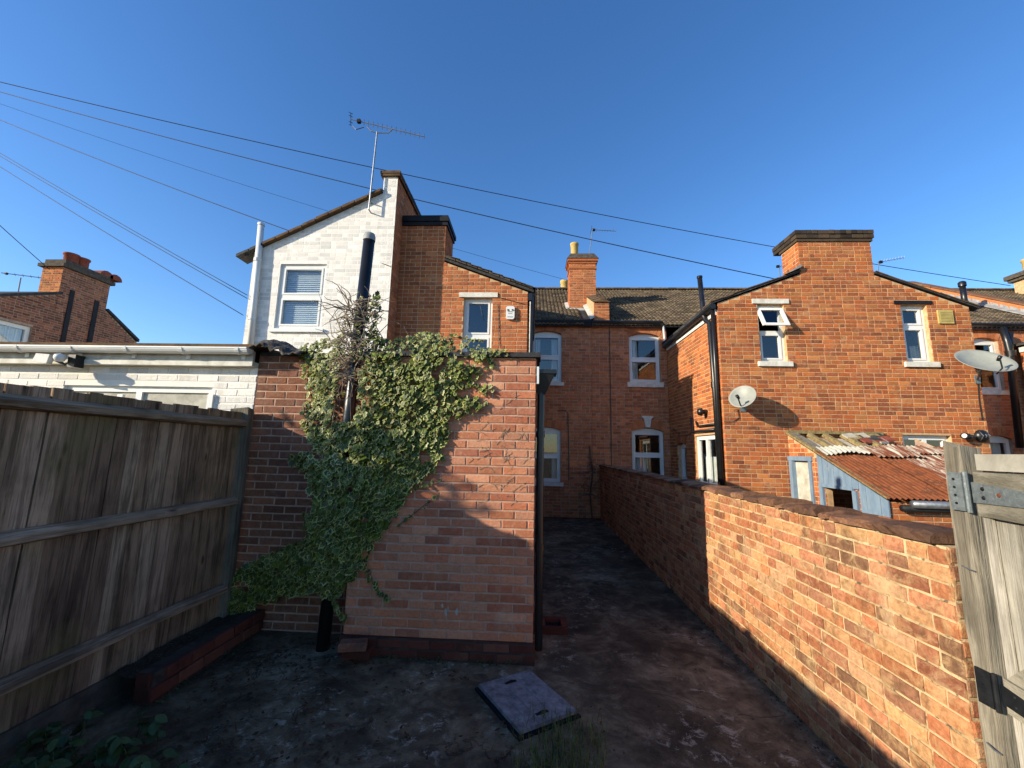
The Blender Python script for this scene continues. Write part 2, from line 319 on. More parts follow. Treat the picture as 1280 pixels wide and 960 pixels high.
def brick_geo(mb, P, l, h, d, bev, rg, jit=1.0, mi=0):
    j = bev*.55*jit; q = lambda: rg.uniform(-j, j); a, b = l/2, h/2; B = bev
    back = [P(-a, -b, -.012), P(a, -b, -.012), P(a, b, -.012), P(-a, b, -.012)]
    md = [P(-a+q(), -b+q(), d-B), P(a+q(), -b+q(), d-B), P(a+q(), b+q(), d-B), P(-a+q(), b+q(), d-B)]
    fr = [P(-a+B+q(), -b+B+q(), d+q()*.5), P(a-B+q(), -b+B+q(), d+q()*.5), P(a-B+q(), b-B+q(), d+q()*.5), P(-a+B+q(), b-B+q(), d+q()*.5)]
    if jit > 2:
        nu, nv = max(3, int(l/.035)), 3; vs = list(back); g0 = 4
        for jv in range(nv+1):
            for iu in range(nu+1):
                eu, ev = iu in (0, nu), jv in (0, nv); uu, vv = -a+l*iu/nu, -b+h*jv/nv
                if eu or ev: dd = d-rg.uniform(.001, .0035)-(rg.uniform(.001, .005) if eu and ev else 0); uu += rg.uniform(-.003, .002) if eu else 0; vv += rg.uniform(-.002, .002) if ev else 0
                else: dd = d+rg.uniform(-.0022, .0012)
                vs.append(P(uu, vv, dd))
        ix = lambda i_, j_: g0+j_*(nu+1)+i_; fs = [(ix(i_, j_), ix(i_+1, j_), ix(i_+1, j_+1), ix(i_, j_+1)) for i_ in range(nu) for j_ in range(nv)]
        fs += [(0, 1, *[ix(i_, 0) for i_ in range(nu, -1, -1)]), (2, 3, *[ix(i_, nv) for i_ in range(nu+1)]), (1, 2, *[ix(nu, j_) for j_ in range(nv, -1, -1)]), (3, 0, *[ix(0, j_) for j_ in range(nv+1)])]
        mb.raw(vs, fs, mi); return
    fs = []
    for i in range(4):
        n = (i+1) % 4; fs += [(i, n, 4+n, 4+i), (4+i, 4+n, 8+n, 8+i)]
    fs.append((8, 9, 10, 11)); mb.raw(back+md+fr, fs, mi)
RECS = {}
def wall(house, fr, poly, holes=(), L=.225, H=.083, J=.0135, bm='house_brick', mm='mortar', bond='mix', proud=.006, bev=.004, reveal=.11, name='wall', v_base=0.0, seed=1, jit=1.0, lay=True, weight=1.0):
    mb = MB(); vmin = min(p[1] for p in poly); vmax = max(p[1] for p in poly)
    brk = sorted({vmin, vmax} | {p[1] for p in poly} | {h[1] for h in holes if vmin < h[1] < vmax} | {h[3] for h in holes if vmin < h[3] < vmax})
    for a, b in zip(brk, brk[1:]):
        if b-a < 1e-4: continue
        s0, s1 = spans(poly, holes, a+1e-5), spans(poly, holes, b-1e-5)
        if len(s0) == len(s1):
            for (x0, x1), (y0, y1) in zip(s0, s1): mb.face([fr(x0, a), fr(x1, a), fr(y1, b), fr(y0, b)])
        else:
            for (x0, x1) in spans(poly, holes, (a+b)/2): mb.face([fr(x0, a), fr(x1, a), fr(x1, b), fr(x0, b)])
    for (u0, v0, u1, v1) in holes:
        for (p, q) in (((u0, v0), (u0, v1)), ((u1, v1), (u1, v0)), ((u0, v1), (u1, v1)), ((u1, v0), (u0, v0))):
            mb.face([fr(*p, 0), fr(*q, 0), fr(*q, -reveal), fr(*p, -reveal)])
    wo = obj(name, mb, mm, house)
    if not lay: return wo
    rg = random.Random(seed); recs = RECS.setdefault(house.name, []); n0 = math.floor((vmin-v_base)/H+1e-6); k = n0
    while v_base+k*H < vmax-.01:
        va, vb = v_base+k*H, v_base+(k+1)*H-J; va2, vb2 = max(va, vmin), min(vb, vmax)
        if vb2-va2 > .02:
            sp = inter(spans(poly, holes, va2+.002), spans(poly, holes, vb2-.002))
            umin = min(p[0] for p in poly); u = umin-(k % 2)*L/2-.001; seq = []
            umax = max(p[0] for p in poly); i = 0
            while u < umax:
                if bond == 'stretcher': l = L
                elif bond == 'flemish': l = L if (i+k) % 2 else (L)/2
                else: l = L if rg.random() < .62 else L/2
                l = l*(rg.uniform(.985, 1.015) if jit < 2 else rg.uniform(.93, 1.06)) if bond != 'stretcher' else l
                seq.append((u, u+l-J)); u += l; i += 1
            for (a, b) in seq:
                for (c, d) in sp:
                    x0, x1 = max(a, c), min(b, d)
                    if x1-x0 > .03: recs.append((wo, fr, (x0+x1)/2, (va2+vb2)/2, x1-x0, vb2-va2, proud*rg.uniform(.75, 1.25), bev, bm, jit, weight))
        k += 1
    return wo
def lay_bricks(house, nmax=300, names=None):
    recs = RECS.pop(house.name, []); rg = random.Random(5); sc2 = []
    for i, r in enumerate(recs):
        p = proj(r[1](r[2], r[3])); s = -1
        if p and -10 < p[0] < 1290 and -10 < p[1] < 970: s = r[4]/p[2]*r[10]
        sc2.append((s, i))
    sc2.sort(reverse=True); big = {i for s, i in sc2[:nmax] if s > 0}; rest = {}
    for i, (wo, fr, u, v, l, h, d, bev, bm, jit, _) in enumerate(recs):
        if i in big:
            me = brick_mesh(l, h, d, bev, bm, rg.randrange(5), jit); o = bpy.data.objects.new('brick', me); c = fr(u, v)
            link(o, wo, c); N = fr(0, 0, 1)-fr(0, 0, 0); o.rotation_euler = (0, 0, math.atan2(N.x, -N.y)+rg.uniform(-.006, .006)*jit); o.rotation_euler[1] = rg.uniform(-.006, .006)*jit if jit > 2 else 0
            o.scale = (l/round(l, 2) if round(l, 2) > 0 else 1, 1, 1)
        else:
            mb = rest.setdefault((wo.name, bm), (wo, MB()))[1]; brick_geo(mb, lambda a, b, c, f=fr, u=u, v=v: f(u+a, v+b, c), l, h, d, bev, rg, jit)
    for (wn, bm), (wo, mb) in rest.items(): obj('brickwork', mb, bm, wo, kind='stuff')
def arch_bricks(house, fr, uc, vs0, hw, rise, bm, ring=.2, n=None, proud=.012, name='brick_arch', wo=None):
    Rr = (hw*hw+rise*rise)/(2*rise); vc = vs0+rise-Rr; th = math.asin(hw/Rr); mb = MB(); n = n or max(7, int(2*hw/.085))
    for i in range(n):
        a0 = -th+2*th*i/n+.004; a1 = -th+2*th*(i+1)/n-.004; q = []
        for w_ in (0.004, proud):
            for (a, rr) in ((a0, Rr+.004), (a1, Rr+.004), (a1, Rr+ring), (a0, Rr+ring)): q.append(fr(uc+rr*math.sin(a), vc+rr*math.cos(a), w_))
        mb.raw(q, [(4, 5, 6, 7), (0, 1, 5, 4), (1, 2, 6, 5), (2, 3, 7, 6), (3, 0, 4, 7)])
    # spandrels that close the square opening above the curve
    for sgn in (-1, 1):
        for i in range(6):
            a0, a1 = th*i/6, th*(i+1)/6; b = lambda a: (uc+sgn*Rr*math.sin(a), vc+Rr*math.cos(a)); t0 = vs0+rise+.01
            (p0, q0), (p1, q1) = b(a0), b(a1); mb.face([fr(p0, q0, .003), fr(p1, q1, .003), fr(p1, t0, .003), fr(p0, t0, .003)]); mb.face([fr(p0, q0, .003), fr(p1, q1, .003), fr(p1, q1, -.12), fr(p0, q0, -.12)])
    return obj(name, mb, bm, house)

# ------------------------------------------------------------------ windows
def window(house, fr, u0, v0, u1, v1, rows=(.5,), cols=(), rec=.09, fw=.055, sash=.035, sill=.1, sillm='white_paint', arch=0, lintel=None, mat='upvc', inner=True, curtain=None, skip=(), sillw=.07):
    mb = MB(); w0, w1 = -rec-.06, -rec; V1 = v1-arch
    mb.fbox(fr, u0, u0+fw, v0, v1 if not arch else V1, w0, w1); mb.fbox(fr, u1-fw, u1, v0, v1 if not arch else V1, w0, w1)
    mb.fbox(fr, u0+fw, u1-fw, v0, v0+fw, w0, w1); mb.fbox(fr, u0+fw, u1-fw, V1-fw, V1, w0, w1)
    if arch:
        hw = (u1-u0)/2; Rr = (hw*hw+arch*arch)/(2*arch); vc = v1-Rr; uc = (u0+u1)/2; pts = []
        for i in range(13): x = -hw+2*hw*i/12; pts.append(fr(uc+x, vc+math.sqrt(max(Rr*Rr-x*x, 0)), w1))
        N = fr(0, 0, 1)-fr(0, 0, 0); mb.prism([fr(u1, V1-.002, w1)]+pts[::-1]+[fr(u0, V1-.002, w1)] if False else [fr(u0, V1-.002, w1-.001)]+[fr(u1, V1-.002, w1-.001)]+pts[::-1], N*-.05)
    us = [u0+fw]+[u0+(u1-u0)*c for c in cols]+[u1-fw]; vv = [v0+fw]+[v0+(V1-v0)*c for c in rows]+[V1-fw]
    for c in us[1:-1]: mb.fbox(fr, c-fw*.55, c+fw*.55, v0+fw, V1-fw, w0, w1+.003)
    for i, c in enumerate(vv[1:-1]):
        for a, b in zip(us, us[1:]): mb.fbox(fr, a+.001, b-.001, c-fw*.6, c+fw*.6, w0, w1+.002)
    wo = obj('window', mb, mat, house); k = 0
    for a, b in zip(us, us[1:]):
        for c, d in zip(vv, vv[1:]):
            if k in skip: k += 1; continue
            a2, b2, c2, d2 = a+.002, b-.002, c+.002, d-.002
            if c > v0+fw+.01: c2 += fw*.55
            if d < V1-fw-.01: d2 -= fw*.55
            if inner:
                m2 = MB(); s = sash; m2.fbox(fr, a2, a2+s, c2, d2, w0+.01, w1+.012); m2.fbox(fr, b2-s, b2, c2, d2, w0+.01, w1+.012); m2.fbox(fr, a2+s, b2-s, c2, c2+s, w0+.01, w1+.012); m2.fbox(fr, a2+s, b2-s, d2-s, d2, w0+.01, w1+.012)
                obj('sash', m2, mat, wo); a2 += s-.004; b2 -= s-.004; c2 += s-.004; d2 -= s-.004
            m3 = MB(); q4 = [fr(a2, c2, w0+.03), fr(b2, c2, w0+.03), fr(b2, d2, w0+.03), fr(a2, d2, w0+.03)]; Nn = fr(0, 0, 1)-fr(0, 0, 0); m3.face(q4 if (q4[1]-q4[0]).cross(q4[3]-q4[0]).dot(Nn) > 0 else q4[::-1]); obj('pane', m3, 'glass', wo); k += 1
    if sill:
        m2 = MB(); m2.fbox(fr, u0-sillw, u1+sillw, v0-sill, v0-.002, -rec-.02, .05); obj('sill', m2, sillm, wo)
    if lintel:
        m2 = MB(); m2.fbox(fr, u0-.1, u1+.1, v1+.002, v1+lintel, -.05, .03); obj('lintel', m2, 'white_paint', wo)
    if curtain:
        for (ca, cb, cv0, cv1, mt) in curtain:
            m2 = MB(); n = max(6, int((cb-ca)/.018)); prev = None
            for i in range(n+1):
                u = ca+(cb-ca)*i/n; wv = w0-.07+.02*math.sin(i*1.7)
                cur = (fr(u, cv0, wv), fr(u, cv1, wv*1.0))
                if prev: m2.face([prev[0], cur[0], cur[1], prev[1]])
                prev = cur
            obj('curtain', m2, mt, wo, True)
    return wo

def roof_tiles(parent, P0, U, S, width, length, tw=.24, th=.2, mat='roof_tile', name='roof_tiles', keep=None):
    P0, U, S = Vector(P0), Vector(U).normalized(), Vector(S).normalized(); N = U.cross(S).normalized()
    if N.z < 0: N = -N
    mb = MB(); rg = random.Random(3); ny, nx = int(length/th), int(width/tw)
    prof = [(0, 0), (.12, .022), (.28, .034), (.42, .02), (.5, .0), (.62, .022), (.78, .034), (.92, .02), (1, 0)]
    for j in range(ny):
        for i in range(nx):
            if keep and not keep(i*tw, j*th): continue
            o = P0+U*(i*tw)+S*(j*th); lift = .028+rg.uniform(-.004, .005); vs = []
            for (a, hh) in prof:
                vs.append(o+U*(a*tw)+N*(hh+lift)); vs.append(o+U*(a*tw)+S*(th*1.08)+N*(hh+.004)); vs.append(o+U*(a*tw)+N*(hh-.006))
            fs = []
            for k in range(len(prof)-1): fs += [(3*k, 3*k+3, 3*k+4, 3*k+1), (3*k+2, 3*k+5, 3*k+3, 3*k)]
            mb.raw(vs, fs)
    o = obj(name, mb, mat, parent, kind='stuff'); return o

# ================================================================== the setting
mb = MB(); n = 60; Lx = [-400, -60, -20]+[-8+i*.25 for i in range(72)]+[14, 30, 60, 400]; Ly = [-400, -60, -12]+[-3+i*.25 for i in range(62)]+[16, 30, 80, 500]
def gz(x, y):
    if -3 < x < 1.9 and -3 < y < 11.7: return .012*mnoise.noise(Vector((x*.9, y*.9, 0)))+.006*mnoise.noise(Vector((x*3, y*3, 5)))-.012
    return -.02
vs = [Vector((x, y, gz(x, y))) for y in Ly for x in Lx]; nx = len(Lx)
mb.raw(vs, [(j*nx+i, j*nx+i+1, (j+1)*nx+i+1, (j+1)*nx+i) for j in range(len(Ly)-1) for i in range(nx-1)])
g = obj('ground', mb, 'yard_concrete', None, True); g['kind'] = 'structure'

YF, YR, YO, YW, YM, YG = 3.8, 4.2, 8.05, 7.6, 11.6, 8.35     # planes: outhouse front, recessed wall, outrigger, white house, main row, right gable
RS, RIDGE = .62, 16.1                                          # main roof slope and ridge line
EZ = 5.43
def rz(Y): return EZ+(Y-YM)*RS

def sheet(house, pts, mat, name): m = MB(); m.face(pts); return obj(name, m, mat, house)
def main_block(house, x0, x1, mat='main_mortar', left=True, right=True):
    rzz = rz(RIDGE)-.06; b = 2*RIDGE-YM
    m = MB(); m.face([(x0, b, 0), (x1, b, 0), (x1, b, EZ), (x0, b, EZ)])
    obj('back_wall', m, mat, house)
    for ok, x in ((left, x0), (right, x1)):
        if ok: sheet(house, [(x, YM+.004, 0), (x, b-.004, 0), (x, b-.004, EZ-.05), (x, RIDGE, rzz-.05), (x, YM+.004, EZ-.05)], mat, 'gable_wall')
    m = MB(); S = Vector((0, 1, RS)).normalized()
    m.prism([(x0, YM-.12, rz(YM-.12)-.05), (x1, YM-.12, rz(YM-.12)-.05), (x1, RIDGE, rzz), (x0, RIDGE, rzz)], (0, 0, -.05))
    m.prism([(x0, RIDGE+.001, rzz), (x1, RIDGE+.001, rzz), (x1, b+.1, EZ-.1), (x0, b+.1, EZ-.1)], (0, 0, -.05))
    ro = obj('roof', m, 'slate', house)
    roof_tiles(ro, (x0, YM-.16, rz(YM-.16)-.04), (1, 0, 0), S, x1-x0, (RIDGE-YM+.1)/S.y)
    m = MB(); k = int((x1-x0)/.3)
    for i in range(k):
        a = x0+(x1-x0)*i/k; pts = [(a+.004, RIDGE+.13*math.sin(t_), rz(RIDGE)-.02+.1*math.cos(t_)) for t_ in [-1.5, -.8, 0, .8, 1.5]]; m.prism(pts, ((x1-x0)/k-.008, 0, 0))
    obj('ridge_tiles', m, 'roof_tile', ro, kind='stuff'); return ro

# ================================================================== our terrace house: main wall + two-storey outrigger
H1 = thing('terrace_house', (-.6, YM, 0), 'orange brick terrace house whose sash windows overlook the shaded yard, slate-edged wing behind the ivy', 'house')
fm = FRONT(YM)
A = (-.05, 3.66, .80, 5.15); B = (-.05, .91, .79, 2.40)
wo = wall(H1, fm, [(-2.9, 0), (1.648, 0), (1.648, EZ-.05), (-2.9, EZ-.05)], [A, B], bm='main_brick', mm='main_mortar', bond='mix', seed=3)
for q in (A, B): arch_bricks(H1, fm, (q[0]+q[2])/2, q[3]-.09, (q[2]-q[0])/2, .09, 'main_brick')
window(H1, fm, *A, rows=(.52,), arch=.09, curtain=[(.05, .2, 3.75, 4.95, 'curtain'), (.52, .7, 3.75, 4.95, 'curtain')])
window(H1, fm, *B, rows=(.5,), arch=.09, curtain=[(.55, .7, 1.0, 1.7, 'curtain')])
main_block(H1, -2.9, 1.648)
m = MB(); m.box((-2.0, YM-.15, EZ-.15), (1.648, YM-.004, EZ-.06)); m.box((-2.0, YM-.17, EZ-.06), (1.648, YM-.13, EZ+.0)); obj('gutter_board', m, 'black_paint', H1)
# outrigger
fo = FRONT(YO); OX0, OX1 = -2.805, -.13; CHX = -1.87
W1 = (-1.43, 3.35, -.84, 4.80)
wo = wall(H1, fo, [(OX0, 0), (OX1, 0), (OX1, 4.92), (CHX, 5.57), (CHX, 6.38), (OX0, 6.38)], [W1], bm='outrigger_brick', mm='mortar', bond='flemish', seed=5, weight=2)
wall(H1, RIGHT(OX1), [(YO+.004, 0), (YM-.004, 0), (YM-.004, 4.9), (YO+.004, 4.9)], bm='outrigger_brick', name='side_wall', seed=6)
wall(H1, RIGHT(CHX), [(YO+.004, 5.3), (YO+.75, 5.3), (YO+.75, 6.38), (YO+.004, 6.38)], bm='outrigger_brick', name='chimney_flank', seed=6, bond='flemish')
window(H1, fo, *W1, rows=(.46,), sill=.08, lintel=.1, fw=.06)
m = MB(); m.prism([(CHX+.004, YO-.05, 5.59), (OX1+.12, YO-.05, 4.90), (OX1+.12, YO-.05, 4.95), (CHX+.004, YO-.05, 5.64)], (0, YM-YO+1.5, 0)); m.prism([(OX0, YO+.8, 5.9), (CHX, YO+.8, 5.58), (CHX, YO+.8, 5.63), (OX0, YO+.8, 5.95)], (0, YM-YO+.6, 0))
ro = obj('wing_roof', m, 'slate', H1)
S = Vector((CHX-(OX1+.1), 0, 5.68-4.96)).normalized()
roof_tiles(ro, (OX1+.14, YO-.1, 4.95), (0, 1, 0), S, 3.6, 2.0, tw=.24, th=.24, name='wing_roof_tiles', keep=lambda a, b: a > .8 or b < 1.7)
m = MB(); rg = random.Random(2)
for i in range(8):
    a, b = i/8, (i+1)/8-.008; p = lambda t_: Vector((OX1+.1+(CHX+.01-OX1-.1)*t_, YO-.07, 4.955+(5.645-4.955)*t_)); j = rg.uniform(0, .015)
    m.prism([p(a)+Vector((0, 0, j)), p(b)+Vector((0, 0, j)), p(b)+Vector((0, 0, .045+j)), p(a)+Vector((0, 0, .05+j))], (0, .2, 0))
obj('verge_tiles', m, 'haunching', H1)
# chimney head with black weathering courses
m = MB()
for (e, a, b) in ((.035, 6.38, 6.46), (.06, 6.462, 6.56), (.04, 6.562, 6.6)): m.box((OX0+.004, YO-e, a), (CHX+e, YO+.75+e, b))
ch = obj('chimney_cap', m, 'black_paint', H1)
lay_bricks(H1, 300)
m = MB()
m.tube([PY(600, 381, YO-.03), PY(603, 395, YO-.03)], .004, 5)
a0 = [(625, 372), (640, 376), (655, 380)]
m.tube([PY(p, q, YO-.018) for p, q in a0], .006, 5); m.tube([PY(622, 380, YO-.018), PY(623, 405, YO-.018), PY(624, 432, YO-.018)], .006, 5)
obj('wall_cable', m, 'black_plastic', H1)
m = MB(); m.tube([(OX1+.10, YO+.02, 4.88), (OX1+.10, YM-.2, 4.84)], .055, 10); m.tube([(OX1+.075, YO+.05, 4.88), (OX1+.07, YO+.05, 4.6), (OX1+.07, YO+.05, 2.7)], .045, 10); m.box((OX1+.01, YO-.02, 4.74), (OX1+.09, YM-.2, 4.89)); obj('rainwater_pipe', m, 'black_plastic', H1)
# alarm box on the wing
m = MB(); P = PY(638, 392, YO); u, v = P.x, P.z
m.prism([fo(u-.085, v-.1, .004), fo(u-.06, v-.135, .004), fo(u+.06, v-.135, .004), fo(u+.085, v-.1, .004), fo(u+.085, v+.11, .004), fo(u+.06, v+.135, .004), fo(u-.06, v+.135, .004), fo(u-.085, v+.11, .004)], (0, -.06, 0))
ab = thing('alarm_box', (u, YO, v-.14), 'white burglar alarm box on the orange brick wing beside its window', 'alarm'); obj('casing', m, 'upvc', ab)
m = MB()
for s in (-1, 1): m.lathe(fo(u+s*.045, v+.055, .066), [(0.001, .012), (.016, .01), (.02, 0)], 10, axis=Vector((0, -1, 0)))
m.fbox(fo, u-.05, u+.05, v+.01, v+.022, .06, .068); m.fbox(fo, u-.04, u+.04, v-.025, v-.017, .06, .067); m.fbox(fo, u-.055, u+.055, v-.095, v-.085, .06, .067)
obj('lamp', m, 'slate', ab)
# main chimney at the party wall, with shoulder
CX0, CX1, CY0, CY1 = 1.16, 2.02, 13.1, 13.75
C1 = thing('chimney_stack', (1.6, CY0, 6.2), 'orange brick chimney with one cream pot rising from the tiled roof', 'chimney')
wall(C1, FRONT(CY0), [(CX0, 6.1), (CX1, 6.1), (CX1, 7.98), (CX0, 7.98)], bm='outrigger_brick', seed=4, bond='flemish', v_base=6.1)
wall(C1, LEFT(CX0), [(CY0+.003, 6.1), (CY1, 6.1), (CY1, 7.98), (CY0+.003, 7.98)], bm='outrigger_brick', seed=4, bond='flemish', name='flank', v_base=6.1)
m = MB(); m.box((CX0+.002, CY0+.002, 6.1), (CX1-.002, CY1, 7.979)); obj('core', m, 'mortar', C1)
lay_bricks(C1, 300)
m = MB(); m.box((CX0-.03, CY0-.03, 7.72), (CX1+.03, CY1+.03, 7.79)); m.box((CX0-.03, CY0-.03, 7.92), (CX1+.03, CY1+.03, 7.98)); m.box((CX0-.07, CY0-.07, 7.982), (CX1+.07, CY1+.07, 8.06)); obj('corbel', m, 'outrigger_brick', C1)
m = MB(); m.hexa([(CX0-.09, CY0-.09, 8.062), (CX1+.09, CY0-.09, 8.062), (CX1+.09, CY1+.09, 8.062), (CX0-.09, CY1+.09, 8.062), (CX0+.04, CY0+.04, 8.29), (CX1-.04, CY0+.04, 8.29), (CX1-.04, CY1-.04, 8.29), (CX0+.04, CY1-.04, 8.29)]); obj('capping', m, 'haunching', C1)
pot = [(.13, 0), (.135, .3), (.15, .31), (.15, .37), (.12, .38), (.11, .2)]
m = MB(); m.lathe((1.35, 13.35, 8.28), [(r*.95, z*1.25) for r, z in pot], 18); obj('chimney_pot', m, 'cream_pot', C1, True)
m = MB(); m.prism([(CX0-.1, CY0-.05, 6.32), (CX0-.02, CY0-.05, 6.36), (CX1-.1, CY0-.05, 6.36), (CX1-.1, CY0-.05, 6.28), (CX0-.05, CY0-.05, 6.24)], (0, .06, 0)); m.prism([(CX0-.12, CY0-.05, 6.32), (CX0-.01, CY0-.05, 6.34), (CX0-.01, CY1, 6.76), (CX0-.12, CY1, 6.74)], (0, 0, .05)); obj('flashing', m, 'grey_paint_and_shade', C1)
# shoulder of the party wall below it
SH = thing('party_wall_shoulder', (1.95, YM, 5.4), 'small tile-capped brick parapet below the single-pot chimney at the eaves', 'parapet')
wall(SH, FRONT(YM-.02), [(1.72, 5.42), (2.16, 5.42), (2.16, 6.0), (1.72, 6.0)], bm='outrigger_brick', seed=9, bond='flemish', v_base=5.42)
m = MB(); m.prism([(1.722, YM-.015, 5.4), (1.722, CY0, 6.3), (1.722, CY0, 6.75), (1.722, YM-.015, 5.998)], (.436, 0, 0)); obj('core', m, 'mortar', SH); lay_bricks(SH, 300)
for i in range(4):
    a, b = i/4, (i+1)/4; y0, y1 = YM-.07+(CY0-YM+.05)*a, YM-.07+(CY0-YM+.05)*b; z0, z1 = 6.01+.75*a, 6.01+.75*b
    m = MB(); m.prism([(1.68, y0, z0), (1.94, y0, z0+.08), (2.2, y0, z0)], (0, y1-y0-.01, z1-z0-.02)); obj('capping_tile', m, 'moss_tile', SH)
m = MB(); m.prism([(1.60, YM-.1, 5.47), (1.718, YM-.1, 5.52), (1.718, CY0, 6.47), (1.60, CY0, 6.43)], (0, 0, .04)); obj('flashing', m, 'grey_paint_and_shade', SH)
C2 = thing('chimney_stack', (1.55, 16.9, 7.4), 'low rear chimney showing only its cream pot beside the larger brick stack', 'chimney')
m = MB(); m.box((1.0, 16.7, 7.2), (2.2, 17.3, 8.3)); obj('stack', m, 'far_brick', C2); m = MB(); P = PY(705.5, 362, 16.95); m.lathe((P.x, 16.95, 8.28), [(r*1.2, z*1.75) for r, z in pot], 16); obj('chimney_pot', m, 'cream_pot', C2, True)

# ================================================================== white painted house on the left
HW = thing('white_painted_house', (-4.2, YW, 0), 'white painted brick house with a single-pitch gable rising to a tall parapet', 'house')
WX0, WX1, WP = -5.64, -2.81, -3.10
fw_ = FRONT(YW); WW = (-5.06, 3.98, -4.12, 5.32)
wall(HW, fw_, [(WX0, 0), (WX1, 0), (WX1, 7.2), (WP, 7.2), (WP, 6.84), (WX0, 5.58)], [WW], H=.083, bm='white_brick', mm='white_mortar', bond='mix', proud=.0016, bev=.0015, seed=8, jit=1.6)
wall(HW, RIGHT(WX1), [(YW+.003, 3), (YM+1.5, 3), (YM+1.5, 7.2), (YW+.003, 7.2)], bm='main_brick', mm='main_mortar', seed=10, name='party_wall')
m = MB(); m.face([(WX0, YW+.002, 0), (WX0, YM, 0), (WX0, YM, 5.56), (WX0, YW+.002, 5.56)]); m.face([(WP, YW+.01, 6.6), (WP, YM+1.5, 6.6), (WP, YM+1.5, 7.2), (WP, YW+.01, 7.2)]); m.face([(WX0, YM, 0), (WX1, YM, 0), (WX1, YM, 7), (WX0, YM, 5.5)]); obj('left_wall', m, 'white_mortar', HW)
window(HW, fw_, *WW, rows=(.5,), sill=.07, sillm='upvc', fw=.07, rec=.04)
m = MB()
for i in range(30): z = 4.06+i*.041; m.hexa([fw_(-5.0, z, -.118), fw_(-4.18, z, -.118), fw_(-4.18, z, -.122), fw_(-5.0, z, -.122), fw_(-5.0, z+.03, -.135), fw_(-4.18, z+.03, -.135), fw_(-4.18, z+.03, -.139), fw_(-5.0, z+.03, -.139)])
obj('blind', m, 'blind', HW)
# single-pitch roof with rough tile verge
m = MB(); k = (6.84-5.58)/(WP-WX0); m.prism([(WX0-.2, YW-.05, 5.58-.2*k+.01), (WP, YW-.05, 6.86), (WP, YW-.05, 6.92), (WX0-.2, YW-.05, 5.58-.2*k+.07)], (0, YM-YW+.1, 0)); obj('roof', m, 'slate', HW)
rg = random.Random(4)
for i in range(11):
    a, b = i/11, (i+1)/11-.006; p = lambda t_, e: Vector((WX0-.3+(WP+.3-WX0)*t_, YW-.1, 5.585-.3*k+(6.845-5.585+.3*k)*t_+e)); j = rg.uniform(-.012, .012)
    m = MB(); m.prism([p(a, j), p(b, j), p(b, .05+j), p(a, .058+j)], (0, .35, 0)); obj('verge_tile', m, 'slate' if i < 2 else 'moss_tile', HW)
lay_bricks(HW, 300)
m = MB(); m.box((WP-.05, YW-.05, 7.2), (WX1+.05, YM+1.5, 7.25)); obj('parapet_coping', m, 'moss_tile', HW)
for i in range(14):
    m = MB(); y = YW-.06+i*.4; m.box((WP-.06, y, 7.252), (WX1+.06, y+.38, 7.31+R.uniform(-.01, .01))); obj('coping_tile', m, 'moss_tile' if i == 0 else 'black_paint', HW)
wall_main = wall(HW, FRONT(YM), [(-7.4, 0), (-5.65, 0), (-5.65, EZ-.1), (-7.4, EZ-.1)], bm='white_brick', lay=False, mm='white_mortar', name='main_wall')
main_block(HW, -7.4, -2.91, 'white_mortar', right=False)
m = MB(); m.tube([PY(313, 432, YW-.07), PY(318, 375, YW-.07), PY(326.5, 281, YW-.07)], .058, 12); P = PY(326.5, 281, YW-.07); m.lathe(P-Vector((0, 0, .02)), [(.066, 0), (.066, .05), (.05, .055), (.05, .02)], 12)
for yy in (325, 398): m.lathe(PY(322 if yy < 350 else 315.5, yy, YW-.07), [(.068, -.03), (.068, .03)], 12)
obj('soil_vent_pipe', m, 'upvc', HW, True)
m = MB(); m.tube([PY(309, 318, YW-.05), PY(300, 322, YW+.3)], .03, 8); obj('eaves_bracket', m, 'slate', HW)

# ================================================================== brick house on the right (long main wall + gabled rear wing)
H2 = thing('gabled_brick_house', (6, YG, 0), 'big orange brick house with gabled rear wing, wide central chimney and two small upstairs windows', 'house')
Cw = (2.70, 3.69, 3.55, 5.10); Dw = (2.72, 1.0, 3.58, 2.42); Ew = (11.85, 3.6, 12.6, 5.05); Fw = (11.85, 1.0, 12.56, 2.4)
wall(H2, fm, [(1.652, 0), (3.745, 0), (3.745, EZ-.05), (1.652, EZ-.05)], [Cw, Dw], bm='main_brick', mm='main_mortar', name='main_wall', seed=13, weight=.9)
wall(H2, fm, [(8.64, 0), (14.48, 0), (14.48, EZ-.05), (8.64, EZ-.05)], [Ew, Fw], bm='main_brick', mm='main_mortar', name='main_wall', seed=14, weight=.6)
for q in (Cw, Dw, Ew, Fw): arch_bricks(H2, fm, (q[0]+q[2])/2, q[3]-.09, (q[2]-q[0])/2, .09, 'main_brick')
window(H2, fm, *Cw, rows=(.5,), arch=.09, sill=.14, curtain=[(2.78, 2.98, 3.8, 5.0, 'curtain')])
wd = window(H2, fm, *Dw, rows=(.52,), arch=.09, sill=.12, curtain=[(2.8, 3.15, 1.1, 1.65, 'curtain')])
window(H2, fm, *Ew, rows=(.5,), arch=.09, sill=.12, curtain=[(11.95, 12.2, 3.7, 4.9, 'curtain')])
window(H2, fm, *Fw, rows=(.5,), arch=.09, sill=.12, curtain=[(12.1, 12.45, 1.1, 2.3, 'curtain')])
m = MB(); a = (Dw[0]+Dw[2])/2; m.prism([fm(a-.06, 2.44, .004), fm(a+.06, 2.44, .004), fm(a+.1, 2.68, .004), fm(a+.15, 2.71, .004), fm(a+.15, 2.75, .004), fm(a-.15, 2.75, .004), fm(a-.15, 2.71, .004), fm(a-.1, 2.68, .004)], (0, -.05, 0)); obj('keystone', m, 'white_paint', H2)
main_block(H2, 1.652, 14.48)
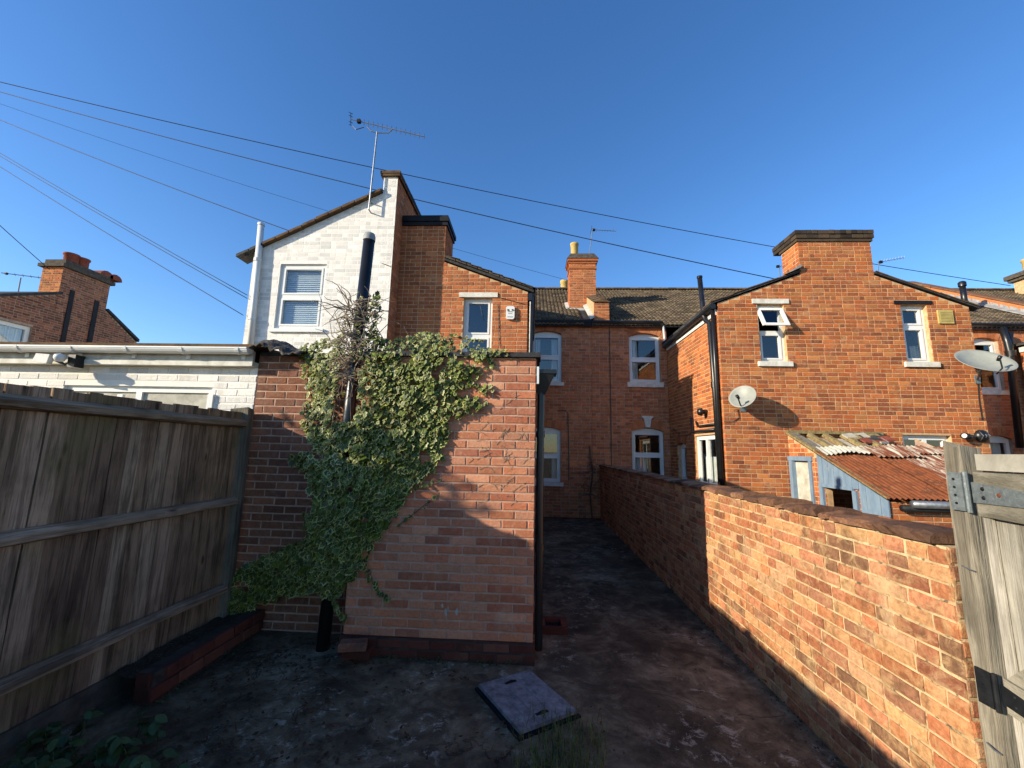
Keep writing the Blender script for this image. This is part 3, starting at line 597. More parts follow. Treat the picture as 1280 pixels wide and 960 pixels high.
m = MB(); m.box((1.66, YM-.1, EZ-.13), (3.74, YM-.004, EZ-.07)); m.box((8.65, YM-.1, EZ-.13), (14.4, YM-.004, EZ-.07)); obj('fascia', m, 'white_paint', H2)
m = MB(); m.tube([(1.66, YM-.17, EZ-.06), (3.6, YM-.17, EZ-.06)], .05, 8); m.tube([(8.7, YM-.17, EZ-.06), (14.4, YM-.17, EZ-.06)], .05, 8); obj('gutter', m, 'black_plastic', H2)
m = MB(); m.tube([fm(2.156, EZ-.1, .02), fm(2.158, 3, .02), fm(2.156, 1.0, .02)], .011, 6); m.tube([PY(697, 513, YM-.02), PY(707, 513, YM-.02), PY(710, 517, YM-.02), PY(711, 560, YM-.02), PY(711, 600, YM-.02)], .011, 6); obj('wall_cable', m, 'black_plastic', H2)
m = MB(); P = PY(829, 405, YM-.1); Q = PY(831, 428, YM-.1); m.tube([P, Q], .03, 8); obj('white_downpipe', m, 'upvc', H2)
# wing
GX0, GX1, SX0, SX1 = 3.75, 8.63, 5.45, 6.9
fg = FRONT(YG); w1 = (4.54, 3.60, 5.06, 4.80); w2 = (7.33, 3.62, 7.83, 4.80); w3 = (7.06, 1.6, 7.95, 2.20)
wall(H2, fg, [(GX0, 0), (GX1, 0), (GX1, 4.75), (SX1, 5.42), (SX1, 6.15), (SX0, 6.15), (SX0, 5.44), (GX0, 4.81)], [w1, w2, w3], bm='house_brick', seed=20, weight=2, bond='mix', name='gable_wall')
fl = LEFT(GX0); gy = lambda px: GX0*F/(px-VPX)
w4 = (8.78, 1.05, 9.86, 2.16); w5 = (10.45, 1.05, 11.05, 2.02)
wall(H2, fl, [(YG+.003, 0), (YM-.003, 0), (YM-.003, 4.66), (YG+.003, 4.66)], [w4, w5], bm='house_brick', seed=21, name='side_wall', weight=.8)
wall(H2, LEFT(SX0), [(YG+.003, 5.3), (YG+.56, 5.3), (YG+.56, 6.15), (YG+.003, 6.15)], bm='house_brick', seed=22, name='chimney_flank', weight=2, bond='flemish')
m = MB(); m.face([(GX1, YG+.002, 0), (GX1, YM, 0), (GX1, YM, 4.74), (GX1, YG+.002, 4.74)]); m.face([(SX1, YG+.002, 5.2), (SX1, YG+.56, 5.2), (SX1, YG+.56, 6.15), (SX1, YG+.002, 6.15)]); m.face([(SX0, YG+.56, 5.2), (SX1, YG+.56, 5.2), (SX1, YG+.56, 6.15), (SX0, YG+.56, 6.15)]); m.face([(SX0, YG, 6.148), (SX1, YG, 6.148), (SX1, YG+.56, 6.148), (SX0, YG+.56, 6.148)]); obj('far_flank', m, 'main_mortar', H2)
lay_bricks(H2, 300)
window(H2, fg, *w2, rows=(.63,), sill=.1, fw=.06, curtain=[(7.6, 7.77, 3.7, 4.0, 'pale_board')])
window(H2, fg, *w3, rows=(), cols=(.52,), sill=.05, fw=.05)
window(H2, fl, *w4, rows=(), cols=(.5,), sill=.08, fw=.06, rec=.05, curtain=[(8.88, 9.76, 1.1, 1.7, 'curtain')])
window(H2, fl, *w5, rows=(), cols=(), sill=.08, fw=.08)
arch_bricks(H2, fl, (w5[0]+w5[2])/2, w5[3]-.06, (w5[2]-w5[0])/2, .07, 'house_brick')
# window with its top light pushed open
wo = window(H2, fg, *w1, rows=(.52,), sill=.1, fw=.055, skip=(1,), lintel=.1)
hz, bz, uA, uB = 4.73, 4.28, 4.545, 5.055; tilt = .22
def op(u, v, d=0.): q = (hz-v)/(hz-bz); return fg(u, v+.02*q, -.08+tilt*q+d)
m = MB()
for (a, b, c, d) in ((uA, uA+.06, bz, hz), (uB-.06, uB, bz, hz), (uA+.06, uB-.06, bz, bz+.06), (uA+.06, uB-.06, hz-.06, hz)): m.hexa([op(a, c, .05), op(b, c, .05), op(b, c), op(a, c), op(a, d, .05), op(b, d, .05), op(b, d), op(a, d)])
obj('open_sash', m, 'upvc', wo); m = MB(); m.face([op(uA+.05, bz+.05, .025), op(uB-.05, bz+.05, .025), op(uB-.05, hz-.05, .025), op(uA+.05, hz-.05, .025)]); obj('pane', m, 'glass', wo)
m = MB(); m.fbox(fg, w2[0]-.12, w2[2]+.1, w2[3]+.005, w2[3]+.075, -.05, .025); obj('dark_lintel', m, 'black_paint', H2)
m = MB(); a = PY(1170, 388, YG); b = PY(1191, 405, YG); m.fbox(fg, a.x, b.x, b.z, a.z, .004, .035); v_ = obj('wall_vent', m, 'yellow_vent', H2)
m = MB()
for i in range(7): z = b.z+.04+i*.03; m.fbox(fg, a.x+.03, b.x-.03, z, z+.018, .035, .042)
obj('louvre', m, 'yellow_vent', v_)
# wing roof, chimney cap, verges, gutter
m = MB(); e = .035
for (xa, za, xb, zb) in ((GX0-.14, 4.81-.14*.376, 6.13, 4.81+.376*(6.13-GX0)), (6.131, 4.81+.376*(6.13-GX0), GX1+.16, 4.71)):
    m.prism([(xa, YG-e, za+.01), (xb, YG-e, zb+.01), (xb, YG-e, zb+.07), (xa, YG-e, za+.07)], (0, 0.06, 0)) if False else None
    y0 = YG+.57
    m.prism([(xa, y0, za+.01), (xb, y0, zb+.01), (xb, y0, zb+.07), (xa, y0, za+.07)], (0, YM-y0+1.2, 0))
ls = lambda x: 4.81+.376*(x-GX0); rs = lambda x: 5.42+(4.75-5.42)/(GX1-SX1)*(x-SX1)
m.prism([(GX0-.14, YG-e, ls(GX0-.14)+.03), (SX0-.004, YG-e, ls(SX0)+.03), (SX0-.004, YG-e, ls(SX0)+.06), (GX0-.14, YG-e, ls(GX0-.14)+.06)], (0, .57+e, 0))
m.prism([(SX1+.004, YG-e, 5.45), (GX1+.16, YG-e, rs(GX1+.16)+.03), (GX1+.16, YG-e, rs(GX1+.16)+.06), (SX1+.004, YG-e, 5.48)], (0, .57+e, 0))
ro = obj('wing_roof', m, 'slate', H2)
for sgn, x0, x1, f_ in ((0, GX0-.15, SX0-.01, ls), (1, SX1+.01, GX1+.17, rs)):
    k = 8
    for i in range(k):
        a, b = x0+(x1-x0)*i/k+.004, x0+(x1-x0)*(i+1)/k-.004; j = R.uniform(-.006, .01)
        m = MB(); m.prism([(a, YG-.05, f_(a)+.062+j), (b, YG-.05, f_(b)+.062+j), (b, YG-.05, f_(b)+.08+j), (a, YG-.05, f_(a)+.084+j)], (0, .4, 0)); obj('verge_tile', m, 'moss_tile', H2)
m = MB(); m.prism([(SX0-.35, YG-.085, ls(SX0-.35)+.09), (SX0-.02, YG-.085, ls(SX0)+.11), (SX0-.02, YG-.085, ls(SX0)+.18), (SX0-.1, YG-.085, ls(SX0)+.12)], (0, .6, 0)); obj('flashing', m, 'lead', H2)
cap = None
m = MB(); m.box((SX0-.03, YG-.03, 6.152), (SX1+.03, YG+.6, 6.21)); cap = obj('chimney_cap', m, 'dark_brick', H2)
for j, (e, z0, z1) in enumerate(((.05, 6.215, 6.295), (.065, 6.302, 6.385))):
    x = SX0-e; i = 0
    while x < SX1+e-.02:
        l = .225 if j == 0 else .112; x1_ = min(x+l-.008, SX1+e); m = MB(); m.box((x, YG-e+R.uniform(-.004, .004), z0), (x1_, YG+.12, z1+R.uniform(-.004, .003))); obj('cap_brick', m, 'dark_brick', cap); x += l
    y = YG+.125
    while y < YG+.6: m = MB(); m.box((SX0-e, y, z0), (SX0+.1, y+.21, z1)); obj('cap_brick', m, 'dark_brick', cap); m = MB(); m.box((SX1-.1, y, z0), (SX1+e, y+.21, z1)); obj('cap_brick', m, 'dark_brick', cap); y += .22
m = MB(); m.box((SX0-.02, YG+.121, 6.212), (SX1+.02, YG+.56, 6.35)); obj('flaunching', m, 'haunching', cap)
m = MB(); m.box((GX0-.035, YG+.05, 4.58), (GX0-.004, YM-.06, 4.70)); obj('fascia', m, 'upvc', H2)
m = MB(); m.tube([(GX0-.1, YG-.03, 4.74), (GX0-.1, YM-.08, 4.71)], .06, 10); obj('wing_gutter', m, 'black_plastic', H2)
m = MB(); xx = GX0-.075
m.tube([PX(874.5, 347, xx-.02), PX(880, 396, xx-.02), PX(882.5, 401, xx), PX(887, 404, xx), PX(893, 480, xx), PX(901, 603, xx)], .052, 12)
m.lathe(PX(893, 481, xx), [(.066, -.06), (.066, .06)], 12); m.lathe(PX(874.5, 347, xx-.02), [(.06, -.01), (.06, .03), (.045, .03)], 12)
so_ = obj('soil_pipe', m, 'black_plastic', H2, True)
m = MB(); yy = YG+.07
m.tube([(xx, yy, 4.72), (xx, yy, 3.5), (xx, yy, .2)], .038, 10); obj('downpipe', m, 'black_plastic', H2, True)
m = MB(); m.tube([PX(864.5, 522, xx+.03), PX(866, 540, xx+.03), PX(893, 537, xx+.01)], .03, 8); m.tube([PX(870, 527, xx+.03), PX(872, 533, xx+.03), PX(893, 530, xx+.01)], .022, 8); obj('waste_pipe', m, 'black_plastic', H2, True)
m = MB(); P = PX(884, 515, GX0); m.tube([P, P+Vector((-.12, 0, 0))], .05, 10); m.lathe(P+Vector((-.12, 0, 0)), [(.001, .09), (.07, .07), (.09, 0), (.05, -.02)], 12, axis=Vector((-1, 0, 0))); obj('boiler_flue', m, 'black_plastic', H2, True)
m = MB(); m.tube([PX(841, 535, GX0-.015), PX(850, 545, GX0-.015), PX(860, 544, GX0-.015), PX(868, 537, GX0-.015)], .008, 5); obj('hanging_cable', m, 'black_plastic', H2)
# far right: flue on the roof, downpipe, parapet
m = MB(); m.tube([(13.35, 13.0, 6.35), (13.35, 13.0, 7.1)], .075, 10); m.lathe((13.35, 13.0, 7.1), [(.1, 0), (.1, .12), (.06, .16), (.001, .16)], 12); m.lathe((13.35, 13, 6.3), [(.2, 0), (.1, .12), (.09, .3)], 12); obj('roof_flue', m, 'black_plastic', H2, True)
m = MB(); P = PY(1253, 410, 11.35); m.tube([P, PY(1259, 428, 11.3), PY(1262, 440, 11.3), PY(1275, 560, 11.3)], .075, 10); m.tube([PY(1262, 415, 11.35), PY(1262, 440, 11.35)], .07, 10); m.lathe(PY(1263, 441, 11.3), [(.1, -.1), (.11, .05)], 12); obj('rainwater_pipe', m, 'black_plastic', H2, True)

# ================================================================== next house to the right
H3 = thing('neighbouring_brick_house', (14.5, YM, 0), 'brick house at the right end of the row, behind the parapet with lead flashing', 'house')
wall(H3, LEFT(12.92), [(8.4, 0), (YM-.18, 0), (YM-.18, 4.72), (8.4, 4.72)], bm='house_brick', seed=30, name='wing_side_wall', mm='mortar')
m = MB(); m.face([(12.92, 8.4, 0), (17.5, 8.4, 0), (17.5, 8.4, 5.4), (12.92, 8.4, 4.72)]); m.face([(17.5, 8.4, 0), (17.5, YM, 0), (17.5, YM, 5.4), (17.5, 8.4, 5.4)]); obj('wing_wall', m, 'main_mortar', H3); lay_bricks(H3, 300)
m = MB(); m.prism([(12.78, 8.3, 4.76), (17.6, 8.3, 5.6), (17.6, 8.3, 5.66), (12.78, 8.3, 4.82)], (0, 4.5, 0)); obj('wing_roof', m, 'slate', H3)
m = MB(); m.box((12.88, 8.4, 4.6), (12.916, YM-.2, 4.74)); obj('fascia', m, 'white_paint', H3)
wall(H3, fm, [(14.49, 0), (22, 0), (22, EZ-.05), (14.49, EZ-.05)], bm='main_brick', lay=False, mm='main_mortar', name='main_wall')
main_block(H3, 14.76, 22, left=False)
m = MB(); m.prism([(14.49, YM-.1, 5.2), (14.49, RIDGE, rz(RIDGE)-.1), (14.49, RIDGE, rz(RIDGE)+.3), (14.49, YM-.1, EZ+.25)], (.25, 0, 0)); pw = obj('parapet', m, 'main_brick', H3)
m = MB(); m.prism([(14.45, YM-.12, EZ+.252), (14.45, RIDGE, rz(RIDGE)+.302), (14.45, RIDGE, rz(RIDGE)+.36), (14.45, YM-.12, EZ+.31)], (.33, 0, 0)); obj('parapet_coping', m, 'coping', pw)
m = MB()
for i in range(18):
    y = YM+i*.25; z = rz(y)+.06; m.prism([(14.484, y, z), (14.484, y+.25, z+.155), (14.484, y+.25, z+.3), (14.484, y+.05, z+.16)], (-.01, 0, 0))
m.prism([(14.3, YM-.1, rz(YM-.1)+.05), (14.485, YM-.1, rz(YM-.1)+.09), (14.485, RIDGE, rz(RIDGE)+.09), (14.3, RIDGE, rz(RIDGE)+.05)], (0, 0, .03)); obj('flashing', m, 'lead', pw)
C3 = thing('chimney_stack', (18, 15, 7), 'brick chimney with pale pots beyond the lead-flashed parapet on the end house', 'chimney')
m = MB(); P = PY(1252, 345, 15); P.x += 1.0; m.box((P.x+.05, 14.9, 6.5), (P.x+3, 15.6, P.z)); wall(C3, FRONT(14.88), [(P.x+.05, 6.6), (P.x+3, 6.6), (P.x+3, P.z), (P.x+.05, P.z)], bm='house_brick', v_base=6.6, bond='flemish'); obj('core', m, 'mortar', C3); lay_bricks(C3, 300)
m = MB(); m.box((P.x-.05, 14.8, P.z+.002), (P.x+3.1, 15.7, P.z+.1)); m.box((P.x-.12, 14.73, P.z+.102), (P.x+3.1, 15.75, P.z+.26)); obj('capping', m, 'haunching', C3)
for dx in (.25, .72, 1.2, 1.7): m = MB(); m.lathe((P.x+dx, 15.2, P.z+.26), [(r*1.3, z*1.3) for r, z in pot], 16); obj('chimney_pot', m, 'cream_pot', C3, True)

# ================================================================== house far left with clay pots
HL = thing('distant_brick_house', (-16.5, 14, 0), 'red brick gable end with tall black flue recesses beyond the white extension', 'house')
XL = -16.5; fR = RIGHT(XL); yl = lambda px: XL*F/(px-VPX)
ya, yb, yr = 12.9, 17.45, 16.0
zA = PX(0, 374, XL).z; Pe = PX(172, 426, XL); Pt = PX(76, 368, XL); Pq = PX(133, 389, XL)
hole = (PX(0, 420, XL).y-1.0, PX(0, 428, XL).z-.3, PX(40, 415, XL).y, PX(20, 404, XL).z)
wall(HL, fR, [(9, 0), (Pe.y, 0), (Pe.y, Pe.z-.1), (Pq.y, Pq.z), (Pt.y, Pt.z), (9, Pt.z-(Pt.y-9)*.42)], [hole], bm='far_brick', mm='main_mortar', seed=40, H=.083)
window(HL, fR, *hole, rows=(), cols=(), sill=.1, lintel=None, fw=.09, curtain=[(hole[0]+.1, hole[2]-.1, hole[1]+.1, hole[3]-.1, 'curtain')])
c0, c1 = PX(78, 340, XL).y, PX(137, 357, XL).y; zt = PX(100, 342, XL).z
wall(HL, RIGHT(XL+.02), [(c0, Pt.z-.6), (c1, Pt.z-.6), (c1, zt), (c0, zt)], bm='far_brick', mm='main_mortar', seed=41, name='chimney_breast')
wall(HL, FRONT(c0-.001), [(XL-.75, Pt.z-.2), (XL+.02, Pt.z-.2), (XL+.02, zt), (XL-.75, zt)], bm='house_brick', seed=42, name='chimney_front', bond='flemish')
m = MB(); m.box((XL-.75, c0+.003, Pt.z-.6), (XL+.017, c1, zt)); obj('chimney_core', m, 'main_mortar', HL)
lay_bricks(HL, 300)
for px, py0, py1 in ((90, 362, 425), (120.5, 375, 425)):
    a, b = PX(px-3, py0, XL), PX(px+3, py0, XL); zz = PX(px-8, py1, XL).z; m = MB(); m.fbox(RIGHT(XL+.03), a.y, b.y, zz-.5, a.z, .0, .02); obj('flue_recess', m, 'black_paint', HL)
m = MB(); m.box((XL-.85, c0-.1, zt+.002), (XL+.12, c1+.1, zt+.12)); m.box((XL-.75, c0+.02, zt+.122), (XL+.02, c1-.02, zt+.3)); obj('chimney_capping', m, 'haunching', HL)
for i, px in enumerate((82.5, 97)): P = PX(px, 325, XL-.3); m = MB(); m.lathe((XL-.3, P.y+.15, zt+.28), [(.2, 0), (.2, .33), (.23, .34), (.23, .4), (.18, .41), (.17, .2)], 16); obj('chimney_pot', m, 'clay_pot', HL, True)
for px in (110, 123): P = PX(px, 345, XL-.3); m = MB(); m.prism([(XL-.55, P.y+.4+.25*math.cos(t_), zt+.29+.22*math.sin(t_)) for t_ in (0, .5, 1, 1.57, 2.1, 2.6, 3.14)], (.55, 0, 0)); obj('half_round_cap', m, 'clay_pot', HL)
m = MB()
for (p, q, f_) in ((Pt, Vector((XL, 9, Pt.z-(Pt.y-9)*.42)), 0), (Pq, Pe, 0)):
    m.prism([p+Vector((.08, 0, 0)), q+Vector((.08, 0, -.05)), q+Vector((.08, 0, .06)), p+Vector((.08, 0, .1))], (-4 if p is Pq else -9, 0, 0))
ro = obj('roof', m, 'slate', HL)
m = MB(); zz = PX(30, 363, XL).z; m.box((XL-9, Pt.y+.5, zz-1.2), (XL-.76, Pt.y+.8, zz+.12)); obj('upstand_wall', m, 'house_brick', HL); m = MB(); m.box((XL-9, Pt.y+.42, zz+.122), (XL-.76, Pt.y+.88, zz+.26)); obj('ridge_course', m, 'haunching', HL)
m = MB(); m.face([(XL-4, 9, 0), (XL, 9, 0), (XL, 9, 5), (XL-4, 9, 5)]); m.face([(XL, Pe.y, 0), (XL-4, Pe.y, 0), (XL-4, Pe.y, 5.8), (XL, Pe.y, 5.8)]); m.face([(XL-4, 9, 0), (XL-4, Pe.y, 0), (XL-4, Pe.y, 5.8), (XL-4, 9, 5)]); obj('other_walls', m, 'main_mortar', HL)

# ================================================================== white extension beyond the fence
HB = thing('white_extension', (-4.5, YR, 0), 'low white painted brick extension with white gutter and doors behind the wooden fence', 'extension')
fb = FRONT(YR); BX1 = -2.915; BX0 = -8.5
zg = 2.70; dz = .012
DW = (PY(80, 484, YR).x, .1, PY(266, 484, YR).x, PY(200, 483, YR).z)
wall(HB, fb, [(BX0, 0), (BX1, 0), (BX1, 2.55), (BX0, 2.55)], [DW], H=.075, bm='white_brick', mm='white_mortar', bond='stretcher', proud=.004, bev=.003, seed=50, jit=1.8)
lay_bricks(HB, 300)
wn = window(HB, fb, *DW, rows=(.86,), cols=(.5,), sill=0, fw=.06, rec=.03, skip=(1, 3))
m = MB(); m.box((DW[0]+.05, YR+.05, .15), (DW[2]-.05, YR+.07, DW[3]-.03)); obj('door_blind', m, 'chip_white', HB)
for px in (150, 263): P = PY(px, 500, YR-.02); m = MB(); m.box((P.x-.03, YR-.03, P.z-.15), (P.x+.03, YR+.0, P.z+.06)); obj('door_post', m, 'upvc', HB)
m = MB(); m.box((BX0, YR-.1, 2.552), (BX1, YR+.1, 2.60)); obj('soffit_board', m, 'white_paint', HB); m = MB(); m.box((BX0, YR-.09, 2.602), (BX1-.004, YR-.06, 2.71)); obj('fascia', m, 'grey_paint_and_shade', HB)  # white fascia given grey: the gutter's shade is put into its colour
# half-round gutter with brackets
m = MB(); gc = (YR-.155, 2.72); prof = [(gc[0]+.058*math.cos(t_), gc[1]+.058*math.sin(t_)) for t_ in [math.pi+i*math.pi/8 for i in range(9)]]
for (y0, z0), (y1, z1) in zip(prof, prof[1:]): m.face([(BX0, y0, z0), (BX1, y0, z0), (BX1, y1, z1), (BX0, y1, z1)])
m.face([(BX1, y, z) for y, z in prof]); m.box((BX0, YR-.216, 2.712), (BX1, YR-.208, 2.726)); gu = obj('gutter', m, 'upvc', HB, False)
x = BX1-.12
while x > BX0:
    m = MB()
    for (y0, z0), (y1, z1) in zip(prof, prof[1:]): o_ = lambda y, z: (gc[0]+(y-gc[0])*1.12, gc[1]+(z-gc[1])*1.12); m.prism([(x, *o_(y0, z0)), (x, *o_(y1, z1)), (x, y1, z1), (x, y0, z0)], (.035, 0, 0))
    m.box((x-.004, YR-.1, 2.62), (x+.039, YR-.088, 2.70)); obj('gutter_bracket', m, 'upvc', gu); x -= .60
m = MB(); m.prism([(BX0, YR-.14, 2.745), (BX1, YR-.14, 2.745), (BX1, 7.5, 3.02), (BX0, 7.5, 3.02)], (0, 0, .03)); obj('roof', m, 'moss_tile', HB)
m = MB(); m.face([(BX0, 7.5, 0), (BX1, 7.5, 0), (BX1, 7.5, 3), (BX0, 7.5, 3)]); m.face([(BX0, YR, 0), (BX0, 7.5, 0), (BX0, 7.5, 3), (BX0, YR, 2.7)]); m.face([(BX1-.002, YR+.01, 0), (BX1-.002, 7.5, 0), (BX1-.002, 7.5, 3), (BX1-.002, YR+.01, 2.7)]); obj('other_walls', m, 'white_mortar', HB)
# floodlight with sensor under the gutter
P = PY(58, 448, YR-.22); fl_ = thing('floodlight', (P.x, YR-.1, P.z-.1), 'white security floodlight with sensor under the gutter of the white extension', 'light')
m = MB(); m.hexa([(P.x-.09, P.y-.05, P.z-.04), (P.x+.07, P.y-.05, P.z-.06), (P.x+.07, P.y+.0, P.z-.06), (P.x-.09, P.y, P.z-.04), (P.x-.1, P.y-.02, P.z+.05), (P.x+.05, P.y-.02, P.z+.04), (P.x+.05, P.y+.04, P.z+.04), (P.x-.1, P.y+.04, P.z+.05)]); obj('lamp_head', m, 'grey_paint_and_shade', fl_)
m = MB(); m.tube([P+Vector((.05, .02, 0)), P+Vector((.14, .06, -.05)), P+Vector((.2, .12, -.02))], .015, 6); m.box((P.x+.2, P.y+.03, P.z-.08), (P.x+.28, YR-.095, P.z+.05)); obj('arm', m, 'black_plastic', fl_)
m = MB(); m.lathe(P+Vector((.17, -.02, .0)), [(.001, .05), (.045, .035), (.05, 0), (.035, -.03), (.001, -.035)], 12); obj('sensor', m, 'upvc', fl_, True)

# ================================================================== brick outhouse in the yard
OH = thing('brick_outhouse', (-.8, YF, 0), 'single-storey pinkish brick outhouse half covered by variegated ivy', 'outhouse')
HX0, HX1, HT = -1.60, .025, 2.60
ff = FRONT(YF)
wall(OH, ff, [(HX0, .155), (HX1, .155), (HX1, HT), (HX0, HT)], H=.0765, bm='pink_brick', mm='pink_mortar', bond='stretcher', proud=.006, bev=.004, seed=60, v_base=.155, name='front_wall', weight=3)
wall(OH, FRONT(YF-.025), [(HX0-.02, -.02), (HX1+.02, -.02), (HX1+.02, .152), (HX0-.02, .152)], H=.0765, bm='red_brick', mm='dark_mortar_and_gaps', bond='stretcher', proud=.004, seed=61, v_base=0, name='plinth', weight=3)
wall(OH, LEFT(HX0), [(YF+.003, 0), (YR, 0), (YR, HT), (YF+.003, HT)], H=.0765, bm='pink_brick', mm='pink_mortar', bond='stretcher', seed=62, name='return_wall', weight=.01)
wall(OH, FRONT(YR+.004), [(BX1+.003, -.02), (HX0, -.02), (HX0, 2.68), (BX1+.003, 2.68)], H=.077, bm='flank_brick', mm='pink_mortar', bond='stretcher', proud=.005, bev=.004, seed=63, name='recessed_wall', jit=1.6)
wall(OH, RIGHT(HX1), [(YF+.003, 0), (YO-.02, 0), (YO-.02, HT), (YF+.003, HT)], H=.0765, bm='pink_brick', mm='pink_mortar', bond='stretcher', seed=64, name='side_wall', weight=.01)
m = MB(); m.box((HX0-.022, YF-.024, .1525), (HX1+.022, YF+.02, .156)); obj('plinth_top', m, 'red_brick', OH)
lay_bricks(OH, 300)
m = MB(); m.box((HX0-.03, YF-.045, HT+.002), (HX1+.045, YF+.16, HT+.045)); obj('front_coping', m, 'slate', OH)
m = MB(); m.box((BX1+.004, YF+.165, HT+.004), (HX1+.04, YO-.02, HT+.04)) if False else m.box((HX0, YF+.165, HT+.004), (HX1+.04, YO-.02, HT+.04)); m.box((BX1+.005, YR+.006, 2.682), (HX0-.004, YO-.02, 2.72)); obj('flat_roof', m, 'slate', OH)
# red patch of odd bricks on the recessed wall is part of the flank colouring; rainwater goods on the corner
m = MB(); hp = PY(680, 478, YF+.12); X0 = HX1+.055
m.hexa([(X0-.035, YF+.07, 2.27), (X0+.035, YF+.07, 2.27), (X0+.035, YF+.15, 2.27), (X0-.035, YF+.15, 2.27), (X0-.045, YF+.03, 2.46), (X0+.12, YF+.03, 2.46), (X0+.12, YF+.2, 2.46), (X0-.045, YF+.2, 2.46)])
m.box((X0-.05, YF+.02, 2.462), (X0+.14, YF+.21, 2.50)); m.tube([(X0, YF+.1, 2.3), (X0-.005, YF+.09, 1.5), (X0, YF+.1, .06)], .034, 12)
for z in (.9, 1.9): m.lathe((X0-.003, YF+.095, z), [(.042, -.03), (.042, .03)], 12)
obj('hopper_and_downpipe', m, 'black_plastic', OH)
m = MB(); m.box((HX1+.008, YF+.0, 2.36), (HX1+.03, YF+.05, 2.52)); obj('gutter_bracket_end', m, 'upvc', OH)  # white plastic end of the gutter bracket
for px, py, s in ((553, 757, .02), (557, 765, .035), (571, 765, .03), (560, 761, .018)):
    P = PY(px, py, YF-.009); m = MB(); pts = [(P.x+s*R.uniform(.25, .6)*math.cos(a), P.y, P.z+s*R.uniform(.7, 1.2)*math.sin(a)) for a in [i*.785 for i in range(8)]]; m.prism(pts, (0, .003, 0)); obj('paint_fleck', m, 'chip_white', OH)
# ragged roofing felt at the wall top
tf = MB(); nu, nv = 16, 8; g_ = {}
for i in range(nu+1):
    for j in range(nv+1):
        a, b = i/nu, j/nv; x = -2.99+.62*a; y = YR+.22-.40*b
        z = 2.80+.05*mnoise.noise(Vector((a*5, b*4, 2)))+.07*math.exp(-((a-.35)/.2)**2)-max(0, b-.55)*(.22+.2*mnoise.noise(Vector((a*9, 3, 0))))-.05*a
        g_[i, j] = len(tf.v); tf.v.append(Vector((x+.02*mnoise.noise(Vector((a*7, b*7, 9))), y+.04*mnoise.noise(Vector((a*8, b*2, 4))), z)))
for i in range(nu):
    for j in range(nv): tf.f.append((g_[i, j], g_[i+1, j], g_[i+1, j+1], g_[i, j+1])); tf.m.append(0)
o = obj('roofing_felt', tf, 'felt', None, True); o.modifiers.new('s', 'SOLIDIFY').thickness = .012
tag(o, 'torn dark roofing felt crumpled at the corner where gutter meets brick wall', 'roofing felt')
# black soil pipe standing in the recess
PT, PB = PY(461.5, 300, 3.88), PY(404, 800, 3.88); PB.z = -.01
m = MB(); m.tube([PB, (PB+PT)/2, PT], .056, 18)
sp = tag(obj('soil_pipe', m, 'black_plastic', None, True), 'tall black vent pipe rising out of the ivy in front of the white gable', 'pipe')
m = MB(); ax = (PT-PB).normalized(); m.lathe(PT-ax*.01, [(.06, 0), (.06, .05), (.05, .075), (.02, .085), (.001, .085)], 16, axis=ax); obj('cap', m, 'lead', sp, True)

# ================================================================== garden wall on the right
GW = thing('garden_wall', (1.95, 6, 0), 'long old brick garden wall with rough coping dividing the yard from the neighbour', 'wall')
GX, GY0, GY1, GH = 1.85, 2.025, YM-.006, 1.365
fgw = LEFT(GX)
wall(GW, fgw, [(GY0, -.03), (GY1, -.03), (GY1, GH), (GY0, GH)], H=.0765, J=.013, L=.232, bm='garden_brick', mm='garden_mortar', bond='mix', proud=.0085, bev=.004, seed=70, jit=2.2, v_base=-.012, name='yard_face')
wall(GW, RIGHT(GX+.225), [(GY0, -.03), (GY1, -.03), (GY1, GH), (GY0, GH)], H=.0765, L=.232, bm='garden_brick', mm='garden_mortar', seed=71, name='far_face', weight=.01)
wall(GW, FRONT(GY0-.001), [(GX, -.03), (GX+.225, -.03), (GX+.225, GH), (GX, GH)], H=.0765, bm='garden_brick', mm='garden_mortar', bond='flemish', seed=72, name='end_face', jit=1.5)
m = MB(); m.face([(GX, GY0, GH), (GX+.225, GY0, GH), (GX+.225, GY1, GH), (GX, GY1, GH)]); obj('top_bed', m, 'garden_mortar', GW)
lay_bricks(GW, 300)
rg = random.Random(6); y = GY0+.04; i = 0
while y < GY1-.05:
    l = rg.choice([.115, .225, .225, .24, .33]); y1 = min(y+l, GY1-.01); nn = 6; m = MB(); t0 = .044+rg.uniform(-.012, .014); tl = rg.uniform(-.016, .016); prof = []
    vs = []
    for k in range(nn+1):
        yy = y+.006+(y1-y-.012)*k/nn; e = lambda s=.01: rg.uniform(-s, s); rough = .012 if i < 6 else .006
        for (x, z) in ((GX-.03, 0.003), (GX-.035, t0*.75), (GX-.015, t0), (GX+.09, t0+.012), (GX+.2, t0), (GX+.255, t0*.75), (GX+.25, .003)): vs.append((x+e(rough), yy, GH+z+tl*(k/nn-.5)+(e(rough*.6) if z > .01 else abs(e(.003)))))
    m.raw(vs, [(k*7+q, k*7+q+1, (k+1)*7+q+1, (k+1)*7+q) for k in range(nn) for q in range(6)]+[tuple(range(6, -1, -1)), tuple(range(nn*7, nn*7+7))]+[(k*7+6, k*7, (k+1)*7, (k+1)*7+6) for k in range(nn)])
    obj('coping_stone', m, 'coping', GW); y = y1; i += 1

